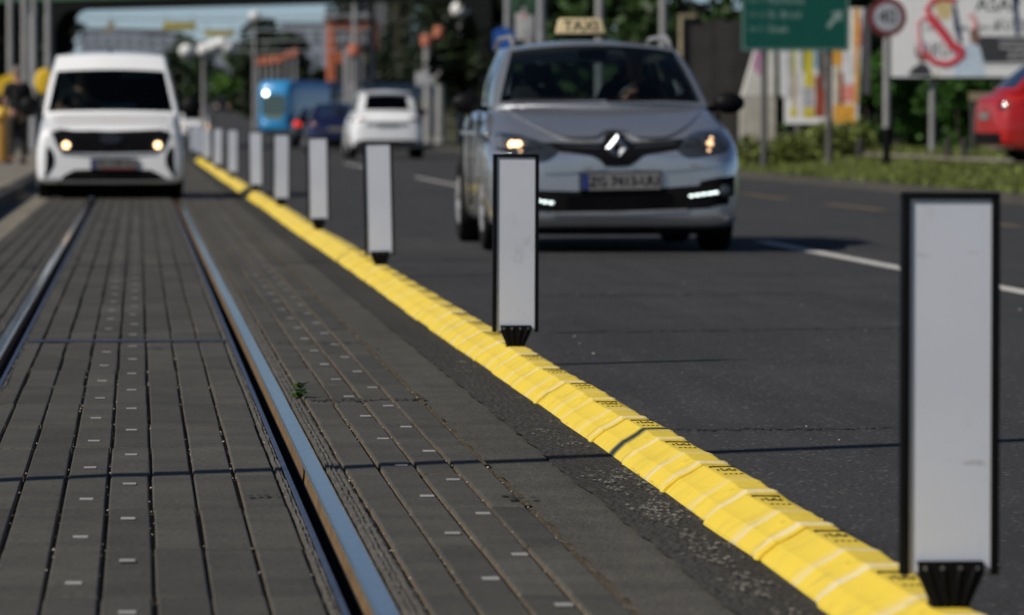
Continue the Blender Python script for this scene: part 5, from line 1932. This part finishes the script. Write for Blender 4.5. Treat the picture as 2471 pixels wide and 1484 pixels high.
for k, t_ in enumerate(('otvoreno svaki dan', 'radno vrijeme od 8', 'do 20 sati', 'dobro dosli')):
    bt(t_, 2458, 100 + 13 * k, 9, m_bill, al='CENTER')
# colourful poster board
d = 101
s2 = F / d
pb = thing('poster_board', 'tall board of colourful narrow posters with an orange edge behind the green sign', 'poster board', W(1893, d, .3), R(-4))
def Bq(px, py):
    return ((px - 1893) / s2, Z(py, d) - .3)
mb = MB()
a, b = Bq(1893, 298), Bq(2068, 20)
mb.prism([(a[0], a[1]), (b[0], a[1]), (b[0] + .12, b[1]), (a[0], b[1])], -.05, .05)
mb.build('board', m_bill, pb)
cols = {'o': (.72, .36, .05), 'y': (.62, .52, .05), 'g': (.10, .18, .05), 'r': (.30, .06, .03), 'b': (.25, .45, .6), 'k': (.10, .09, .08), 'w': (.7, .7, .72), 'c': (.55, .48, .36), 's': (.40, .40, .42), 'p': (.72, .25, .2), 'm': (.5, .5, .2)}
pm = {k: M('poster_' + k, v, .5, 0, .2, 6) for k, v in cols.items()}
m_names = []
pieces = [('s', 1899, 1908, 20, 240), ('m', 1908, 1922, 120, 172), ('c', 1908, 1924, 172, 262), ('y', 1905, 1922, 262, 282), ('w', 1924, 1936, 120, 280), ('g', 1934, 1944, 118, 175), ('y', 1940, 1962, 118, 210), ('s', 1936, 1962, 212, 258), ('y', 1938, 1964, 260, 284),
          ('b', 1962, 1975, 115, 165), ('k', 1972, 1990, 118, 180), ('r', 1966, 1990, 182, 282), ('k', 1978, 1988, 150, 215), ('s', 1990, 2000, 118, 240), ('o', 2008, 2032, 118, 158), ('c', 2012, 2030, 158, 250), ('o', 2010, 2062, 252, 297), ('r', 2024, 2034, 175, 250), ('w', 2036, 2060, 125, 200), ('p', 2036, 2060, 205, 245), ('o', 2060, 2069, 110, 250), ('o', 2058, 2071, 22, 112), ('p', 2071, 2076, 40, 110)]
ri = random.Random(2)
for k, (c_, x0, x1_, y0, y1) in enumerate(pieces):
    (xa, za), (xb, zb_) = Bq(x0, y1), Bq(x1_, y0)
    q = MB()
    n = 5
    pts = [(xa + ri.uniform(-.01, .01), za + (zb_ - za) * i / n) for i in range(n + 1)] + [(xb + ri.uniform(-.015, .015), za + (zb_ - za) * (n - i) / n) for i in range(n + 1)]
    q.prism(pts, -.0525 - .0004 * k, -.0502)
    q.build('printed_picture', pm[c_], pb)
mb = MB()
for px in (1925, 2030):
    mb.tube([(Bq(px, 0)[0], .02, 0), (Bq(px, 0)[0], .02, a[1])], .07, 10)
mb.build('leg', m_darkpole, pb)
mb = MB()
mb.prism([(b[0] + .12, a[1] + .6), (b[0] + .25, a[1] + .6), (b[0] + .25, b[1]), (b[0] + .14, b[1])], -.06, .06)
mb.build('side_frame', m_purple, pb)
# white tapered pillar
d = 104
s3 = F / d
pil = thing('pillar', 'white tapered concrete pillar with a pink patch, right of the taxi mirror', 'pillar', W(1833, d, .2), R(-2))
q = MB()
def Bp(px, py):
    return ((px - 1833) / s3, Z(py, d) - .2)
q.prism([Bp(1788, 232), Bp(1866, 232), Bp(1866, 90), Bp(1842, 90), Bp(1818, 128)], -.25, .25)
q.build('shaft', M('pillar_white', (.62, .61, .56), .7, 0, .12, 2), pil)
q = MB()
q.prism([Bp(1786, 360), Bp(1868, 360), Bp(1868, 234), Bp(1786, 234)], -.28, .28)
q.build('plinth', M('plinth_stone', (.42, .40, .34), .8, 0, .2, 3), pil)
q = MB()
q.prism([Bp(1818, 130), Bp(1842, 92), Bp(1846, 120), Bp(1838, 178), Bp(1826, 182), Bp(1812, 160)], -.256, -.2501)
q.build('pink_patch', M('pink_paint', (.52, .26, .42), .6, 0, .15), pil)
q = MB()
q.prism([Bp(1882, 232), Bp(1897, 232), Bp(1899, 118), Bp(1880, 118)], -.2, .1)
o = q.build('banner', M('banner_white', (.62, .63, .66), .6, 0, .08))
tag(o, 'narrow white banner between the dark sign post and the colourful posters', 'banner')
o.location = W(1833, d - .2, .2)
# dark board fence
fc = thing('fence', 'dark brown board fence behind the taxi mirror, left of the green sign', 'fence', W(1645, 116, .1), R(1))
q = MB()
for k in range(10):
    q.box((.09 + k * .165, 0, 1.58 + .02 * (k % 3)), (.158, .05, 3.16 + .04 * (k % 3)))
q.build('boards', m_fence, fc)
q = MB()
q.tube([(-.02, -.06, 0), (-.02, -.06, 3.32)], .06, 8)
q.box((.12, -.06, 3.30), (.4, .10, .09))
q.build('corner_post', m_wood, fc)
# white poster and green boxes between the poles behind the taxi
d = 126
o = thing('poster', 'white poster hanging between two grey poles behind the taxi', 'poster', W(1266, d, Z(58, d)), 0)
q = MB()
q.box((0, 0, 0), (.46, .05, .82))
bevel(q.build('sheet', M('poster_sheet', (.48, .48, .48), .6, 0, .2, 5), o), .01)
q = MB()
q.box((-.04, -.03, .2), (.16, .006, .1))
q.build('printed_mark', m_ppink, o)
for px, lb in ((1247, 'left of two small green panels above the white poster'), (1281, 'right of two small green panels above the white poster')):
    q = MB()
    q.box((0, 0, 0), (.30, .08, .62))
    o = bevel(q.build('green_panel', m_bridgegreen), .01)
    tag(o, lb, 'panel', 'green panels between the grey poles')
    o.location = W(px, d, Z(4, d))
q = MB()
q.prism([(-.22, -.2), (.22, -.28), (.24, .18), (.0, .30), (-.22, .2)], -.05, .05)
q.tube([(0, .06, -2.7), (0, .06, 0)], .04, 8, 1)
o = q.build('blue_sign', [M('blue_sign_face', (.02, .10, .40), .5), m_pole])
tag(o, 'small blue sign peeping over the left edge of the taxi roof', 'sign')
o.location = W(1214, 110, Z(97, 110))
# things on the left platform
o = thing('round_sign', 'rounded yellow sign between the standing person and the van', 'sign', W(108, 96, .17), 0)
q = MB()
q.ball((0, 0, Z(197, 96) - .17), (.19, .04, .26), 18, 10)
q.build('plate', m_yellowpaint, o, smooth=True)
q = MB()
q.tube([(0, .04, 0), (0, .04, Z(197, 96) - .1)], .04, 10)
q.build('post', m_darkpole, o)
o = thing('leaning_sign', 'tilted yellow board behind the standing person at the left edge', 'sign', W(14, 98, .17), 0)
q = MB()
z_ = Z(208, 98) - .17
q.prism([(-.30, z_ - .26), (-.05, z_ - .14), (.26, z_ + .20), (.16, z_ + .28), (-.14, z_ + .16), (-.34, z_ - .08)], -.03, .03)
q.build('board', m_yellowpaint, o)
q = MB()
q.tube([(0, .05, 0), (0, .05, z_)], .035, 8)
q.build('post', m_darkpole, o)
o = thing('litter_bin', 'yellow and ochre litter bin at the left edge beside the standing person', 'bin', W(4, 94, .17), 0)
q = MB()
q.tube([(0, 0, .02), (0, 0, .55), (0, 0, .75)], [.17, .19, .18], 18)
q.build('body', M('ochre_paint', (.42, .22, .04), .6, 0, .15), o, smooth=True)
q = MB()
q.ball((0.03, 0, .92), (.20, .2, .14), 16, 8)
q.build('lid', m_yellowpaint, o, smooth=True)
q = MB()
q.tube([(0, 0, 0), (0, 0, .02)], .13, 14)
q.build('foot', m_black, o)
# small kerb posts and wooden bench
GPo = 'short dark posts along the footpath'
for k, (px, d, h, lb) in enumerate(((1972, 92, .36, 'short dark post under the poster board'), (2074, 88, .34, 'short dark post left of the speed sign foot'), (2288, 86, .36, 'left one of the two short dark posts near the red car'), (2326, 86, .34, 'right one of the two short dark posts near the red car'), (1905, 90, .45, 'short dark post right of the white pillar'))):
    q = MB()
    q.tube([(0, 0, 0), (0, 0, h * .9), (0, 0, h)], [.06, .055, .035], 10)
    o = q.build('short_post', m_fence)
    tag(o, lb, 'post', GPo)
    o.location = W(px, d, .3)
o = thing('barrier', 'pale wooden barrier rail between the hedge and the red car', 'barrier', W(2375, 100, .3), 0)
q = MB()
q.box((0, 0, Z(233, 100) - .3), (.62, .06, .17))
q.build('rail', m_wood, o)
for x in (-.24, .24):
    q = MB()
    q.box((x, .05, (Z(233, 100) - .3) / 2), (.06, .05, Z(233, 100) - .3))
    q.build('post', m_darkpole, o)

# ------------------------------------------------------------------ buildings
def building(name, label, px, d, wdt, dep, h, mat, z0=0.0, roofm=None, floors=3, cols_=4, rz=0.0, winm=None):
    o = thing(name, label, 'building', W(px, d, z0), rz, 'buildings in the background')
    q = MB()
    q.box((0, 0, h / 2), (wdt, dep, h))
    q.build('wall', mat, o)
    q = MB()
    q.box((0, 0, h + .3), (wdt + .5, dep + .5, .6))
    q.build('roof', roofm or m_purple, o)
    for f in range(floors):
        for c_ in range(cols_):
            q = MB()
            ww, wh_ = wdt / cols_ * .5, h / floors * .5
            x_ = -wdt / 2 + wdt / cols_ * (c_ + .5)
            z_ = h / floors * (f + .5)
            q.box((x_, -dep / 2 - .02, z_), (ww, .12, wh_))
            w_ = q.build('window', winm or m_lens, o)
            q = MB()
            q.box((x_, -dep / 2 - .10, z_ - wh_ / 2 - .05), (ww + .2, .3, .1))
            q.build('sill', m_greyw, w_)
    return o
building('apartment_block', 'orange brick building with grey top behind the tall grey pole', 850, 400, 3.9, 6, 8.2, m_brick, .8, m_greyw, 3, 2)
building('apartment_block', 'grey rendered building behind the orange brick one, top touching the portal', 905, 455, 6.2, 8, 12.5, m_greyw, 1.2, m_purple, 4, 2)
building('house', 'beige building at the top left corner', 5, 230, 3.0, 5, 5.2, m_purple, 0, m_beige, 2, 2)
building('low_building', 'dark grey building behind the standing person', 70, 260, 6.0, 5, 3.6, m_purple, 0, m_greyw, 1, 3)
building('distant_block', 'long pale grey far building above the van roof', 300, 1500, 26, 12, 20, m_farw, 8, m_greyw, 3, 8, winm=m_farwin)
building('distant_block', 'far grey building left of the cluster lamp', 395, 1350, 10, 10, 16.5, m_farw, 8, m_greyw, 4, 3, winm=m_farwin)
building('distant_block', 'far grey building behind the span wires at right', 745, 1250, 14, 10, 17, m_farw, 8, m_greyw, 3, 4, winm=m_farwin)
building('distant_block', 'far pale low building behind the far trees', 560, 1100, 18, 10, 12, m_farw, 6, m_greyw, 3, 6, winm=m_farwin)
building('kiosk', 'small pale kiosk right of the tram roof, left of the tall grey pole', 853, 300, 1.1, 2.2, 5.6, M('kiosk_white', (.30, .29, .30), .6, 0, .2), 0, m_greyw, 2, 1)
o = thing('white_sign', 'small white sign board between the two grey banded poles near the portal', 'sign', W(1036, 200), 0)
q = MB()
q.box((0, 0, Z(191, 200)), (1.1, .06, .55))
bevel(q.build('board', M('sign_white', (.45, .45, .48), .5), o), .03)
q = MB()
q.tube([(0, .06, 0), (0, .06, Z(191, 200))], .05, 8)
q.build('post', m_pole, o)
# hills on the horizon
mb = MB()
rh = random.Random(4)
n = 60
pts = [(-1400 + 2800 * k / n, 70 + 26 * math.sin(k * .35) + 14 * math.sin(k * .9 + 1) + rh.uniform(-3, 3)) for k in range(n + 1)]
vs = []
for x, h in pts:
    vs += [(x, 4200, -5), (x, 4800, h * .55), (x, 5600, h), (x, 6500, -5)]
fs = []
for k in range(n):
    for i in range(3):
        a_ = k * 4 + i
        fs.append((a_, a_ + 4, a_ + 5, a_ + 1))
mb.add(vs, fs)
struct(mb.build('hills', M('hazy_hill_woodland', (.10, .14, .16), .9, 0, .2, .01), smooth=True))  # distance haze is put into the blue-grey base colour
